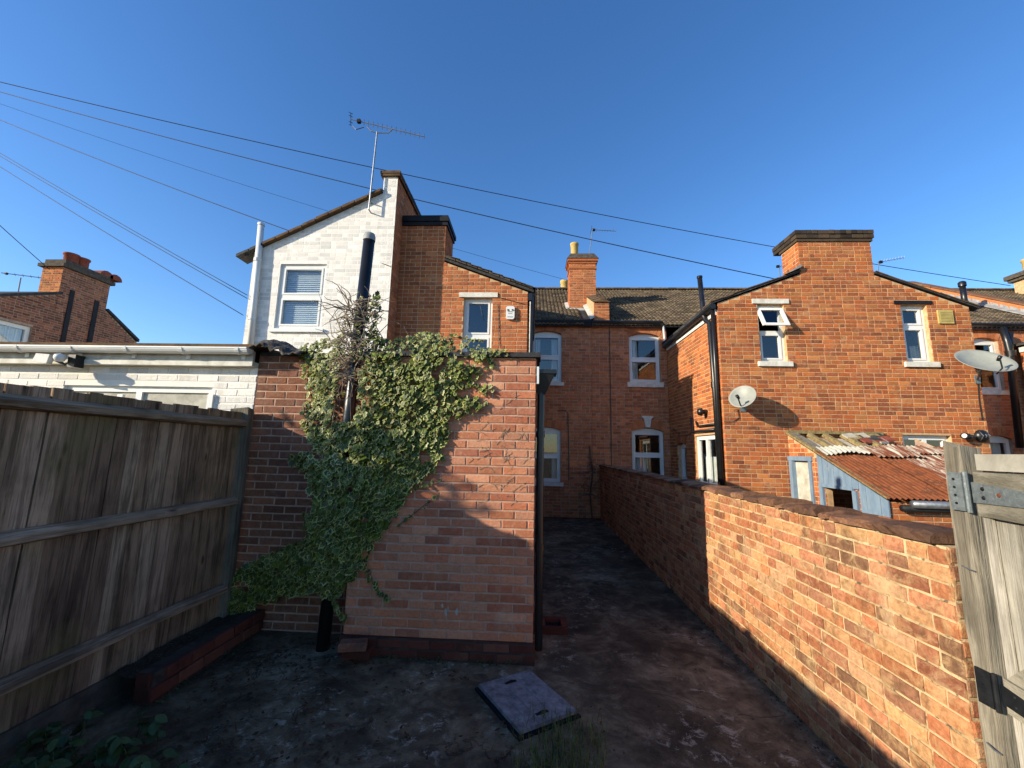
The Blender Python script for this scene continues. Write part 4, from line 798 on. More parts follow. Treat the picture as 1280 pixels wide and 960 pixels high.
# ================================================================== close-boarded fence on the left
FE = thing('wooden_fence', (-2.95, 1, 0), 'tall weathered grey close-boarded fence with three rails', 'fence')
FX = -2.95; rg = random.Random(9); y = -4.2
while y < 4.08:
    wd_ = rg.uniform(.085, .135); top = 2.062+rg.uniform(-.008, .008); bt = .10+rg.uniform(-.02, .01); tk = .022; th = .016; le = rg.uniform(-.006, .006)
    m = MB(); n = 7; vs = []
    for k in range(n+1):
        z = bt+(top-bt)*k/n; w_ = mnoise.noise(Vector((y*3, k*.8, 1)))*.004; a = y+le*k/n+mnoise.noise(Vector((y*5, k*.9, 7)))*.004; b = y+wd_-.006+le*k/n+mnoise.noise(Vector((y*5, k*.9, 17)))*.005
        vs += [(FX+.0+w_, a, z), (FX+tk+w_, a, z), (FX+th+.012+w_, b, z), (FX+.01+w_, b, z)]
    fs = [(0, 1, 2, 3), (4*n+3, 4*n+2, 4*n+1, 4*n)]
    for k in range(n):
        for q in range(4): fs.append((4*k+q, 4*k+(q+1) % 4, 4*k+4+(q+1) % 4, 4*k+4+q))
    m.raw(vs, fs); obj('board', m, 'fence_wood', FE); y += wd_+rg.choice([.0, .0, .001, .004])
for zr, hh in ((1.955, .085), (1.2, .085), (.40, .09)):
    for (a, b) in ((-4.2, -1.0), (-.99, 1.62), (1.63, 4.06)):
        m = MB(); n = 14; vs = []
        for k in range(n+1):
            yy = a+(b-a)*k/n; zz = zr+.006*mnoise.noise(Vector((yy*1.3, zr*3, 0))); e = lambda: rg.uniform(-.003, .003)
            vs += [(FX+.044, yy, zz-hh/2+e()), (FX+.092+e(), yy, zz-.028+e()), (FX+.097+e(), yy, zz+.008+e()), (FX+.044, yy, zz+hh/2+e())]
        m.raw(vs, [(0, 1, 2, 3), (4*n+3, 4*n+2, 4*n+1, 4*n)]+[(4*k+q, 4*k+(q+1) % 4, 4*k+4+(q+1) % 4, 4*k+4+q) for k in range(n) for q in range(4)]); obj('rail', m, 'rail_wood', FE)
for yy in (4.1, 1.58, -1.1):
    m = MB(); m.hexa([(FX-.1, yy-.045, -.05), (FX-.004 if yy < 4 else FX+.09, yy-.045, -.05), (FX-.004 if yy < 4 else FX+.09, yy+.045, -.05), (FX-.1, yy+.045, -.05), (FX-.1, yy-.045, 2.1), (FX-.004 if yy < 4 else FX+.085, yy-.045, 2.12), (FX-.004 if yy < 4 else FX+.085, yy+.045, 2.1), (FX-.1, yy+.045, 2.1)]); obj('post', m, 'post_wood', FE)
m = MB(); m.box((FX-.012, -4.2, .14), (FX-.004, 4.05, 2.02)); obj('gap_shade_sheet', m, 'dark_mortar_and_gaps', FE)  # dark sheet added behind the boards to stand for shade in the gaps
m = MB(); m.box((FX-.03, -4.2, -.05), (FX+.05, 4.05, .135)); obj('gravel_board', m, 'haunching', FE)

# low red edging wall against the fence
e0, e1 = PZ(165, 884), PZ(296, 801); ED = thing('brick_edging', (e0.x, e0.y, 0), 'low dark red brick edging along the foot of the wooden fence', 'edging')
xe = -2.56; ya_, yb_ = 2.98, 4.17
for c in range(2):
    y = ya_+(c*.11); 
    while y < yb_-.02:
        y1 = min(y+.215, yb_); m = MB(); j = R.uniform(-.008, .008); brick_geo(m, lambda a, b, d, yc=(y+y1)/2, zc=.06+.088*c, j=j: Vector((xe+d+j, yc+a, zc+b)), y1-y, .078, .02, .006, R, 1.5); obj('brick', m, 'red_brick', ED); y = y1+.012
m = MB(); brick_geo(m, lambda a, b, d: Vector((xe-.06+a, ya_+.02-d, .1+b)), .1, .17, .02, .006, R); obj('brick', m, 'red_brick', ED)
m = MB(); m.box((xe-.12, ya_+.025, -.02), (xe+.001, yb_, .185)); obj('mortar_bed', m, 'dark_mortar_and_gaps', ED)
m = MB(); vs = []; nn = 24
for k in range(nn+1):
    yy = ya_+.03+(yb_-ya_-.06)*k/nn
    for q in range(6): xq = FX+.04+(xe-.125-FX-.04)*q/5; vs.append((xq, yy, .15+.04*mnoise.noise(Vector((xq*9, yy*6, 2)))))
m.raw(vs, [(k*6+q, k*6+q+1, k*6+q+7, k*6+q+6) for k in range(nn) for q in range(5)]); o = obj('soil_bed', m, 'litter', ED, True)

# ================================================================== gate and post
gd = Vector((-.25, -1, 0)).normalized(); gn = Vector((-1, .25, 0)).normalized(); G0 = Vector((1.875, 1.905, 0))
fgt = lambda u, v, w_=0.: G0+gd*u+gn*w_+Vector((0, 0, v))
GP = thing('gate_post', (1.91, 1.96, 0), 'split weathered timber post at the end of the brick garden wall carrying the gate', 'post')
m = MB(); n = 10; vs = []
for k in range(n+1):
    z = -.05+1.87*k/n; e = lambda s=.004: R.uniform(-s, s)
    vs += [(1.862+e(), 1.922+e(.002), z), (1.955, 1.922, z), (1.955, 2.008, z), (1.862+e(), 2.005+e(), z), (1.87+e(), 1.965, z)]
vs[-5:] = [(1.865, 1.926, 1.815), (1.95, 1.93, 1.80), (1.95, 2.005, 1.79), (1.866, 2.002, 1.835), (1.873, 1.965, 1.80)]
m.raw(vs, [(4, 3, 2, 1, 0), tuple(range(5*n, 5*n+5))]+[(5*k+q, 5*k+(q+1) % 5, 5*k+5+(q+1) % 5, 5*k+5+q) for k in range(n) for q in range(5)]); obj('timber', m, 'post_wood', GP)
for z in (1.30, .62):
    m = MB(); m.tube([(1.859, 1.985, z), (1.853, 1.955, z-.006), (1.858, 1.93, z-.010)], .003, 5); obj('wire', m, 'metal', GP)
GT = thing('timber_gate', (1.8, 1.4, 0), 'weathered ledged and braced timber gate standing open on strap hinges', 'gate')
u = .012; rg = random.Random(12)
while u < .88:
    wd_ = rg.uniform(.115, .14); m = MB(); m.fbox(fgt, u, u+wd_-.006, .08+rg.uniform(-.01, .01), 1.705+rg.uniform(-.004, .004), -.05, -.03+rg.uniform(-.002, .002)); obj('board', m, 'gate_wood', GT); u += wd_
for (a, b, w1_) in ((1.52, 1.70, .0), (.775, .90, .0), (.2, .33, .0)):
    m = MB(); m.fbox(fgt, .006, .9, a, b, -.028, w1_); obj('rail', m, 'gate_rail', GT)
m = MB(); m.fbox(fgt, .012, .9, 1.708, 1.775, -.055, -.012); obj('top_board', m, 'pale_board', GT)
m = MB(); m.prism([fgt(.02, .905, -.003), fgt(.14, .905, -.003), fgt(.85, 1.42, -.003), fgt(.85, 1.50, -.003), fgt(.76, 1.51, -.003)], gn*-.025); obj('brace', m, 'gate_rail', GT)
m = MB(); m.fbox(fgt, .008, .045, .33, 1.52, -.028, -.012); obj('stile', m, 'gate_wood', GT)
for (z, hh, mt, tail) in ((1.615, .085, 'galvanised', .4), (.838, .07, 'dark_iron', .55)):
    m = MB(); m.prism([fgt(.0, z-hh/2, .002), fgt(tail, z-hh*.25-.01, .002), fgt(tail, z+hh*.25-.01, .002), fgt(.0, z+hh/2, .002)], gn*.005)
    hs = obj('strap_hinge', m, mt, GT); m = MB(); m.box((1.850, 1.926, z-hh*.95), (1.857, 1.985, z+hh*.95)); m.tube([(1.856, 1.914, z-hh), (1.856, 1.914, z+hh)], .009, 8); obj('hinge_plate', m, mt, hs)
    for (uu, dz_) in ((.06, .018), (.06, -.018), (.14, 0), (.3, -.01)):
        m = MB(); m.lathe(fgt(uu, z+dz_, .007), [(.001, .005), (.007, .004), (.009, 0)], 8, axis=gn); obj('screw', m, 'dark_iron' if uu != .14 else 'rusty_iron', hs)
    for dz_ in (-.6, -.2, .2, .6): m = MB(); m.lathe(Vector((1.850, 1.96, z+hh*dz_)), [(.001, .003), (.005, .003), (.006, 0)], 8, axis=Vector((-1, 0, 0))); obj('screw', m, 'dark_iron', hs)

# ================================================================== ruined lean-to against the right house
LT = thing('lean_to_shed', (5.9, 7, 0), 'derelict lean-to with rusty corrugated roof and blue boards against the gabled house', 'shed')
LX0, LX1, LYa, LYb, Lza, Lzb = 4.92, 7.25, YG-.03, 6.13, 2.2, 1.215
lz = lambda y: Lzb+(Lza-Lzb)*(y-LYb)/(LYa-LYb); fls = LEFT(LX0)
DR = (7.68, 0, 8.31, 1.74); OP = (6.76, .8, 7.4, 1.27)
wall(LT, fls, [(LYb+.03, 0), (LYa, 0), (LYa, lz(LYa)-.06), (LYb+.03, lz(LYb+.03)-.06)], [DR, OP], bm='house_brick', seed=80, name='side_wall', weight=2)
wall(LT, FRONT(LYb+.03), [(LX0+.003, 0), (LX1, 0), (LX1, Lzb-.06), (LX0+.003, Lzb-.06)], bm='house_brick', seed=81, name='front_wall')
lay_bricks(LT, 200)
m = MB(); m.face([(LX1, LYb, 0), (LX1, LYa, 0), (LX1, LYa, Lza-.06), (LX1, LYb, Lzb-.06)]); obj('end_wall', m, 'main_mortar', LT)
m = MB(); m.fbox(fls, DR[0], DR[0]+.07, 0, 1.67, -.05, .03); m.fbox(fls, DR[2]-.09, DR[2], 0, 1.67, -.05, .03); m.fbox(fls, DR[0]-.03, DR[2]+.02, 1.67, 1.75, -.05, .035); dr = obj('door_frame', m, 'blue_paint', LT)
m = MB(); m.fbox(fls, DR[0]+.07, DR[2]-.09, 0, 1.665, -.06, -.045); obj('door_panel', m, 'chip_white', dr)
y = 7.5; i = 0
while y > LYb+.1:
    wd_ = .125; z0 = 1.28 if y > 6.74 else .95
    if lz(y-wd_)-.05 > z0: m = MB(); j = R.uniform(0, .006); m.prism([fls(y, z0, .012+j), fls(y-wd_+.006, z0, .012+j), fls(y-wd_+.006, lz(y-wd_)-.045, .012+j), fls(y, lz(y)-.045, .012+j)], (-.018, 0, 0)); obj('board', m, 'blue_paint', LT)
    y -= wd_
m = MB(); m.fbox(fls, 6.74, 7.5, 1.25, 1.3, .012, .05); m.fbox(fls, 7.41, 7.5, .8, 1.25, .0, .045); m.fbox(fls, 6.68, 6.76, .8, 1.25, .0, .045); obj('opening_frame', m, 'blue_paint', LT)
m = MB(); m.prism([(LX0-.04, LYa, lz(LYa)-.02), (LX0-.04, LYb, lz(LYb)-.02), (LX0-.04, LYb, lz(LYb)+.02), (LX0-.04, LYa, lz(LYa)+.02)], (.05, 0, 0)); obj('barge_board', m, 'old_timber', LT)
def corr(x0, x1, ya, yb, mt, lift=0., warp=0., nm='corrugated_sheet', par=LT):
    m = MB(); pitch = .076; nu = max(12, int((x1-x0)/pitch*6)); nv = 6; vs = []
    for j in range(nv+1):
        yy = ya+(yb-ya)*j/nv
        for i in range(nu+1):
            x = x0+(x1-x0)*i/nu; vs.append((x, yy+.03*warp*mnoise.noise(Vector((x*4, j, 0))), lz(yy)+.02+lift+.012*math.sin(x/pitch*2*math.pi)+warp*.06*mnoise.noise(Vector((x*2.5, yy*2.5, 3)))))
    m.raw(vs, [(j*(nu+1)+i, j*(nu+1)+i+1, (j+1)*(nu+1)+i+1, (j+1)*(nu+1)+i) for j in range(nv) for i in range(nu)]); o = obj(nm, m, mt, par, True); return o
corr(LX0-.06, LX0+.85, LYb-.06, 7.5, 'rusty_iron'); corr(LX0+.80, LX0+1.25, LYb-.06, 7.5, 'rusty_iron', .012); corr(LX0+1.2, LX0+1.65, LYb-.06, 7.5, 'flaking_iron', .018); corr(LX0+1.6, LX1+.03, LYb-.06, 7.5, 'flaking_iron', .02)
corr(LX0-.02, LX0+.8, 7.3, 7.58, 'chip_white', .05, 1.0); corr(LX0+.75, LX0+1.5, 7.2, 7.6, 'flaking_iron', .055, 1.0); corr(LX0+1.45, LX1, 7.35, 7.68, 'flaking_iron', .05, .7)
for i, x in enumerate((LX0+.02, LX0+.34, LX0+.62, LX0+.95, LX0+1.25)):
    m = MB(); w_ = .07 if i else .13; m.prism([(x, LYa, lz(LYa)-.06), (x, 7.4, lz(7.4)-.06), (x, 7.4, lz(7.4)+.02), (x, LYa, lz(LYa)+.02)], (w_, 0, 0)); obj('rafter', m, 'old_timber' if i else 'post_wood', LT)
m = MB(); m.box((LX0-.03, LYa-.06, Lza-.02), (LX1-.6, LYa, Lza+.04)); obj('wall_plate', m, 'old_timber', LT)
for i, (a, b) in enumerate(((.1, .33), (.42, .6), (.7, .93), (1.03, 1.24))): m = MB(); m.prism([(LX0+a, LYa-.1, lz(LYa-.1)-.075), (LX0+b, LYa-.1, lz(LYa-.1)-.075), (LX0+b, 7.45, lz(7.45)-.075), (LX0+a, 7.45, lz(7.45)-.075)], (0, 0, .012)); obj('lining_board', m, 'chip_white' if i % 2 == 0 else 'pale_board', LT)
for i in range(12):
    x = LX0+.95+.055*i; m = MB(); yy = R.uniform(7.9, 8.15); j = R.uniform(-.06, .06); m.prism([(x, yy, lz(yy)-.01), (x+.17, yy+j, lz(yy)+.0), (x+.16, yy+.14+j, lz(yy+.14)+.02), (x-.01, yy+.13, lz(yy+.13))], (0, 0, .03)); obj('broken_slate', m, ('pale_board', 'old_timber', 'slate', 'clay_pot')[i % 4], LT)
m = MB(); m.tube([(LX0+.2, LYb-.1, Lzb-.07), (LX1, LYb-.1, Lzb-.08)], .05, 10); obj('gutter', m, 'metal', LT, True); m = MB(); m.tube([(LX0+.1, LYb-.05, Lzb-.13), (LX1, LYb-.05, Lzb-.14)], .045, 10); obj('eaves_pipe', m, 'dark_iron', LT, True)

# ================================================================== satellite dishes, lights on the right house
def dish(C, axis, r, name_label, foot, lnb=1.0):
    axis = Vector(axis).normalized(); t_ = thing('satellite_dish', foot, name_label, 'satellite dish'); m = MB(); pr = [(r*k/8, .55*r*(k/8)**2*.55) for k in range(9)]
    pr[0] = (.001, 0); m.lathe(C-axis*.09*r, pr+[(r*1.02, .55*r*.55-.004), (r*.97, .55*.55*r-.02)]+[(r*k/8*.97, .55*r*(k/8)**2*.55-.012) for k in range(7, 0, -1)], 28, axis=axis); obj('reflector', m, 'dish_grey', t_, True)
    dn = (Vector((0, 0, -1))-axis*axis.dot(Vector((0, 0, -1)))).normalized(); L = C+axis*r*1.05*lnb+dn*r*.55
    m = MB(); m.tube([C+dn*r*.8-axis*.02, C+dn*r*.9+axis*r*.3, L], .012, 6); obj('arm', m, 'dark_iron', t_); m = MB(); m.tube([L-axis*.06, L+axis*.03], [.026, .03], 10); obj('receiver', m, 'black_plastic', t_, True)
    m = MB(); m.tube([C-axis*.05, C-axis*.14+Vector((0, 0, -.04)), Vector(foot)], .02, 8); m.box((foot[0]-.05, foot[1]-.012, foot[2]-.08), (foot[0]+.05, foot[1]+.0, foot[2]+.08)); obj('bracket', m, 'galvanised', t_); return t_
P = PY(929, 497, YG-.3); dish(P, (-.62, -.62, .42), .24, 'round grey satellite dish beside the black downpipes on the gabled house', (P.x+.12, YG-.012, P.z-.16))
m = MB(); a = PY(922, 512, YG-.015); m.tube([a, PY(924, 522, YG-.015), PY(917, 527, YG-.015), PY(905, 527, YG-.015)], .006, 5); obj('dish_cable', m, 'black_plastic', H2)
P = PY(1229, 455, YG-.5); dish(P, (-.1, -.62, .72), .40, 'large oval grey satellite dish on the far corner of the gabled house', (GX1-.06, YG-.012, P.z-.2), .6)
m = MB(); m.tube([PY(1222, 470, YG-.015), PY(1224, 500, YG-.015), PY(1228, 525, YG-.015)], .008, 5); obj('dish_cable', m, 'black_plastic', H2)
P = PY(1209, 545, YG-.1); SL = thing('security_light', (P.x, YG, P.z), 'black spotlight with white end low on the gabled house wall', 'light')
m = MB(); m.tube([P+Vector((-.1, -.05, .0)), P+Vector((.14, .06, -.03))], .06, 12); obj('lamp_head', m, 'black_plastic', SL, True); m = MB(); m.lathe(P+Vector((-.105, -.055, 0)), [(.001, .015), (.035, .008), (.042, 0)], 12, axis=Vector((-1, -.3, .1))); obj('lens', m, 'upvc', SL, True)
m = MB(); m.box((P.x+.06, YG-.07, P.z-.06), (P.x+.13, YG-.002, P.z+.02)); obj('mount', m, 'black_plastic', SL)
P = PY(1231, 545, YG-.08); m = MB(); m.lathe((P.x, YG-.004, P.z), [(.001, .1), (.07, .09), (.115, .05), (.12, 0)], 18, axis=Vector((0, -1, 0))); sl2 = tag(obj('bulkhead_lamp', m, 'black_plastic', None, True), 'round caged black bulkhead lamp beside the spotlight near the house corner', 'light')
m = MB()
for a in (-.06, 0, .06): m.tube([(P.x+a, YG-.05, P.z-.09), (P.x+a, YG-.12, P.z), (P.x+a, YG-.05, P.z+.09)], .008, 5)
obj('cage', m, 'metal', sl2)

# ================================================================== aerials and cables
def aerial(foot, head, b0, b1, n, el, label, mr=.016, refl=True, eldir=None):
    t_ = thing('tv_aerial', foot, label, 'aerial'); m = MB(); m.tube([foot, head], mr, 8); obj('mast', m, 'metal', t_)
    b0, b1 = Vector(b0), Vector(b1); m = MB(); m.tube([b0, b1], mr*.7, 6); bo = obj('boom', m, 'metal', t_); d = (b1-b0).normalized(); up = eldir or Vector((.15, -.5, .85)).normalized()
    for i in range(n): c = b0+(b1-b0)*(.12+.87*i/(n-1)); m = MB(); m.tube([c-up*el, c+up*el], mr*.35, 5); obj('element', m, 'metal', bo)
    m = MB(); c = b0+(b1-b0)*.05; s = d.cross(up)
    if refl:
        for k in (-2, -1, 1, 2): m.tube([b0+up*el*k*1.0-s*el*1.4, b0+up*el*k*1.0+s*el*1.4], mr*.35, 5)
        m.tube([b0-up*el*2, b0+up*el*2], mr*.4, 5)
    m.box(c+(b1-b0)*.06-Vector((.03, .03, .04)), c+(b1-b0)*.06+Vector((.04, .03, .03))); obj('reflector', m, 'dark_iron', t_); return t_
Ya = YW-.12
ta = aerial(PY(461, 262, Ya), PY(471.5, 165, Ya), PY(438.5, 149, Ya), PY(531, 171, Ya), 15, .055, 'tall television aerial on a mast fixed to the white gable')
m = MB(); a, b = PY(461, 262, Ya), PY(462, 250, Ya)
for q in (a, b): m = MB(); m.tube([q, Vector((q.x, YW-.002, q.z))], .014, 6); obj('wall_bracket', m, 'metal', ta)
m = MB()
m.tube([PY(459, 158, Ya), PY(464, 164, Ya), PY(472, 166, Ya), PY(486, 166, Ya), PY(491, 161, Ya)], .012, 6); obj('clamp', m, 'metal', ta); m = MB(); m.tube([PY(440, 157, Ya), PY(445, 162, Ya), PY(455, 159, Ya)], .008, 5); obj('lead', m, 'black_plastic', ta)
aerial((1.82, 13.2, 8.26), PY(741, 285, 13.2), PY(739, 287, 13.2), PY(770, 289, 13.2), 9, .06, 'small television aerial on the single-pot chimney stack', .014)
P = PY(1095, 345, 12); aerial((P.x-.1, 12.0, rz(12.0)), PY(1098, 327, 12), PY(1097, 328, 12), PY(1130, 322, 12), 9, .06, 'slanting television aerial behind the wide chimney of the gabled house', .012, False)
P = PY(974, 350, 12.5); aerial((P.x, 12.5, rz(12.5)-.02), PY(974, 331, 12.5), PY(971, 333, 12.5), PY(980, 332, 12.5), 3, .05, 'short stubby aerial showing over the gabled house roof slope', .014, False)
P = PX(25, 357, XL-2); aerial((P.x, P.y, P.z-.8), PX(26, 347, XL-2), PX(1, 341, XL-2), PX(58, 348, XL-2), 6, .05, 'thin aerial on the far left roof beside the clay-pot chimney', .02, False)
PO = PY(-250, 40, 9.0)
UP = thing('telephone_pole', (PO.x, PO.y, 0), 'tall wooden telephone pole from which the overhead cables fan out', 'pole'); m = MB(); m.tube([(PO.x, PO.y, -.02), (PO.x, PO.y, PO.z+.3)], [.15, .1], 12); obj('shaft', m, 'post_wood', UP); m = MB(); m.lathe((PO.x, PO.y, PO.z), [(.1, -.1), (.22, -.05), (.22, .05), (.1, .1)], 14); obj('ring', m, 'metal', UP)
def cable(end, sag, label, r=.009, off=(0, 0, 0)):
    a = PO+Vector(off); b = Vector(end); m = MB(); pts = [a.lerp(b, i/24)-Vector((0, 0, sag*4*(i/24)*(1-i/24))) for i in range(25)]; m.tube(pts, r, 5)
    tag(obj('overhead_cable', m, 'cable', None, True), label, 'cable', 'telephone cables fanning out from the pole')
cable(PY(1263, 357, 15.3), .55, 'topmost overhead cable, passing behind the white parapet to the end chimney', .012)
cable(PY(985, 352, YG+.5), .35, 'overhead cable crossing the sky to the wide chimney of the gabled house', .010)
cable(PY(708, 350, 13.1), .3, 'faint thin overhead cable to the single-pot chimney', .005)
cable(PY(488, 333, YW-.01), .22, 'overhead cable running down across the white gable to its corner', .008)
cable(PX(309, 369, WX0-.01), .1, 'overhead cable ending on the flank of the white house, upper of a close pair', .007, (0, 0, .05)); cable(PX(309, 373, WX0-.01), .1, 'overhead cable ending on the flank of the white house, lower of a close pair', .007, (0, 0, -.03))
cable(PX(304, 394, WX0-.01), .12, 'lowest overhead cable reaching the flank of the white house', .007, (0, 0, -.08))
cable(PX(62, 337, XL-.3), .1, 'short overhead cable dropping to the chimney with clay pots', .012, (0, 0, -.1))

# ================================================================== ground things
cc = [PZ(600, 853, .032), PZ(665, 837, .032), PZ(718, 887, .032), PZ(648, 917, .032)]
ce = sum(cc, Vector())/4; ex = ((cc[1]-cc[0])+(cc[2]-cc[3])).normalized(); ey = Vector((-ex.y, ex.x, 0)); 
hx = ((cc[1]-cc[0]).length+(cc[2]-cc[3]).length)/4; hy = ((cc[2]-cc[1]).length+(cc[3]-cc[0]).length)/4
ft = lambda u, v, z: Vector((ce.x, ce.y, z))+ex*u+ey*v
MC = thing('inspection_cover', (ce.x, ce.y, 0), 'rectangular grey iron inspection cover lying askew on the yard concrete', 'manhole cover')
def slab(mb_, u0, u1, v0, v1, z0, z1, b=.004):
    mb_.hexa([ft(u0, v0, z0), ft(u1, v0, z0), ft(u1, v1, z0), ft(u0, v1, z0), ft(u0+b, v0+b, z1), ft(u1-b, v0+b, z1), ft(u1-b, v1-b, z1), ft(u0+b, v1-b, z1)])
m = MB(); slab(m, -hx, hx, -hy, hy, .012, .032); lid = obj('lid', m, 'cover_iron', MC)
m = MB(); slab(m, -hx-.02, hx+.02, -hy-.02, hy+.02, -.03, .004); slab(m, -hx+.01, hx-.01, -hy+.01, hy-.01, .004, .012); obj('rim', m, 'dark_iron', MC)
m = MB()
for (a, b, c, d) in ((-.06, .06, -.13, -.125), (-.06, .06, .125, .13), (-.06, -.055, -.125, .125), (.055, .06, -.125, .125)): slab(m, a, b, c, d, .032, .035, .001)
slab(m, -.13, -.10, -.17, .02, .032, .0345, .001); slab(m, .09, .12, -.05, .15, .032, .0345, .001); obj('raised_panel', m, 'cover_iron', lid)
for v in (-hy+.09, hy-.09):
    m = MB(); slab(m, -.05, .05, v-.014, v+.014, .0322, .0332, .006); hd = obj('lifting_slot', m, 'black_paint', lid); m = MB(); m.tube([ft(-.04, v, .034), ft(0, v, .042), ft(.04, v, .034)], .006, 6); obj('lifting_handle', m, 'dark_iron', hd)
def loose(px, py, z, rot, label, mt='red_brick', tilt=0):
    P = PZ(px, py, z); m = MB(); l, b, h = .1075, .051, .0325; q = lambda: R.uniform(-.004, .004); e = .006
    vs = [Vector((sx*(l-(e if abs(zz) == 2 else 0))+q(), sy*(b-(e if abs(zz) == 2 else 0))+q(), (zz/2*h) if abs(zz) == 2 else zz*(h-e))) for zz in (-2, -1, 1, 2) for sx, sy in ((-1, -1), (1, -1), (1, 1), (-1, 1))]
    rm = Matrix.Rotation(rot, 3, 'Z') @ Matrix.Rotation(tilt, 3, 'Y'); m.raw([rm @ v+P+Vector((0, 0, h)) for v in vs], [(3, 2, 1, 0), (12, 13, 14, 15)]+[(k*4+i, k*4+(i+1) % 4, k*4+4+(i+1) % 4, k*4+4+i) for k in range(3) for i in range(4)])
    tag(obj('loose_brick', m, mt, None), label, 'brick', 'loose bricks stacked at the outhouse corner')
loose(446, 822, -.005, .12, 'loose red brick at the bottom of the small stack by the outhouse corner'); loose(448, 820, .062, -.05, 'loose red brick in the middle of the small stack by the outhouse corner'); loose(441, 812, .129, .2, 'loose dark brick on top of the small stack by the outhouse corner', 'flank_brick')
# gully with brick surround at the downpipe
P = PZ(691, 784, 0); DG = thing('drain_gully', (P.x, P.y, 0), 'small square drain edged with red bricks below the black downpipe', 'drain')
for k, (dx, dy, sx, sy) in enumerate(((0, -.11, .14, .03), (0, .11, .14, .03), (-.11, 0, .03, .08), (.11, 0, .03, .08))): m = MB(); m.box((P.x+dx-sx, P.y+dy-sy, -.02), (P.x+dx+sx, P.y+dy+sy, .045+.004*k)); obj('edging_brick', m, 'red_brick', DG)
m = MB()
for i in range(6): x = P.x-.07+i*.028; m.box((x-.006, P.y-.08, -.02), (x+.006, P.y+.08, .015))
obj('grating', m, 'dark_iron', DG)
# grass tuft in front of the cover
m = MB(); rg = random.Random(21)
for i in range(420):
    P = PZ(rg.gauss(700, 26), rg.uniform(898, 975), 0)
    if rg.random() < .35: P = PZ(rg.uniform(640, 760), rg.uniform(905, 985), 0)
    h = rg.uniform(.03, .13); a = rg.uniform(0, 6.28); b = rg.uniform(.02, .09); d = Vector((math.cos(a), math.sin(a), 0)); s = Vector((-d.y, d.x, 0))*.0025
    p0, p1, p2 = P+Vector((0, 0, -.01)), P+d*b*.35+Vector((0, 0, h*.7)), P+d*b+Vector((0, 0, h)); m.face([p0-s, p0+s, p1+s*.8, p1-s*.8]); m.face([p1-s*.8, p1+s*.8, p2])
o = obj('grass', m, 'grass', None); o['kind'] = 'stuff'; o['label'] = 'tufts of rough grass growing through the concrete beside the iron cover'; o['category'] = 'grass'
# small leaf helper
def lobes(kind):
    if kind == 'ivy': return [(0, -.75), (.38, -.95), (.62, -.55), (1.0, -.35), (.68, .05), (.72, .5), (.38, .55), (0, 1.15), (-.38, .55), (-.72, .5), (-.68, .05), (-1.0, -.35), (-.62, -.55), (-.38, -.95)]
    return [(0, -1), (.45, -.75), (.7, -.2), (.62, .35), (.3, .8), (0, 1.1), (-.3, .8), (-.62, .35), (-.7, -.2), (-.45, -.75)]
def leaf(mb_, c, nrm, up, s, kind='ivy', two=True, fold=.25, rg=R, edge=.72):
    nrm = nrm.normalized(); up = (up-nrm*up.dot(nrm)).normalized(); si = up.cross(nrm); L = lobes(kind); n = len(L); j = lambda: rg.uniform(.88, 1.12)
    pt = lambda a, b: c+si*(a*s)+up*(b*s)+nrm*(-abs(a)*s*fold-(b*b)*s*.12)
    outer = [pt(a*j(), b*j()) for a, b in L]
    if two:
        inner = [pt(a*edge, b*edge) for a, b in L]; b0 = len(mb_.v); mb_.v += outer+inner
        for i in range(n): k = (i+1) % n; mb_.f.append((b0+i, b0+k, b0+n+k, b0+n+i)); mb_.m.append(1)
        h = n//2; mb_.f.append(tuple([b0+n]+[b0+n+i for i in range(1, h+1)])); mb_.f.append(tuple([b0+n]+[b0+n+i for i in range(h, n)])); mb_.m += [0, 0]
    else:
        b0 = len(mb_.v); mb_.v += outer; h = n//2; mb_.f.append(tuple([b0]+[b0+i for i in range(1, h+1)])); mb_.f.append(tuple([b0]+[b0+i for i in range(h, n)])); mb_.m += [0, 0]
# weeds at the foot of the fence
WG = thing('weed_clump', (-2.3, 2.4, 0), 'dark leafy weeds growing at the foot of the fence', 'weeds'); m = MB(); ms = MB(); rg = random.Random(31)
for i in range(46):
    P = PZ(rg.uniform(10, 215), rg.uniform(925, 1010), 0); h = rg.uniform(.05, .2)
    if P.x < -2.85: P.x = -2.83
    tp = P+Vector((rg.uniform(-.04, .06), rg.uniform(-.06, .02), h)); ms.tube([P, (P+tp)/2+Vector((.01, 0, .01)), tp], .003, 4, cap=False)
    for k in range(5):
        a = rg.uniform(0, 6.28); c = P.lerp(tp, rg.uniform(.45, 1))+Vector((math.cos(a), math.sin(a), 0))*.035; leaf(m, c, Vector((math.cos(a)*.5, math.sin(a)*.5-.3, 1)), Vector((math.cos(a), math.sin(a), -.1)), rg.uniform(.022, .045), 'oval', False, .2, rg)
obj('stems', ms, 'weed', WG, kind='stuff'); o = obj('foliage', m, 'weed', WG, kind='stuff')
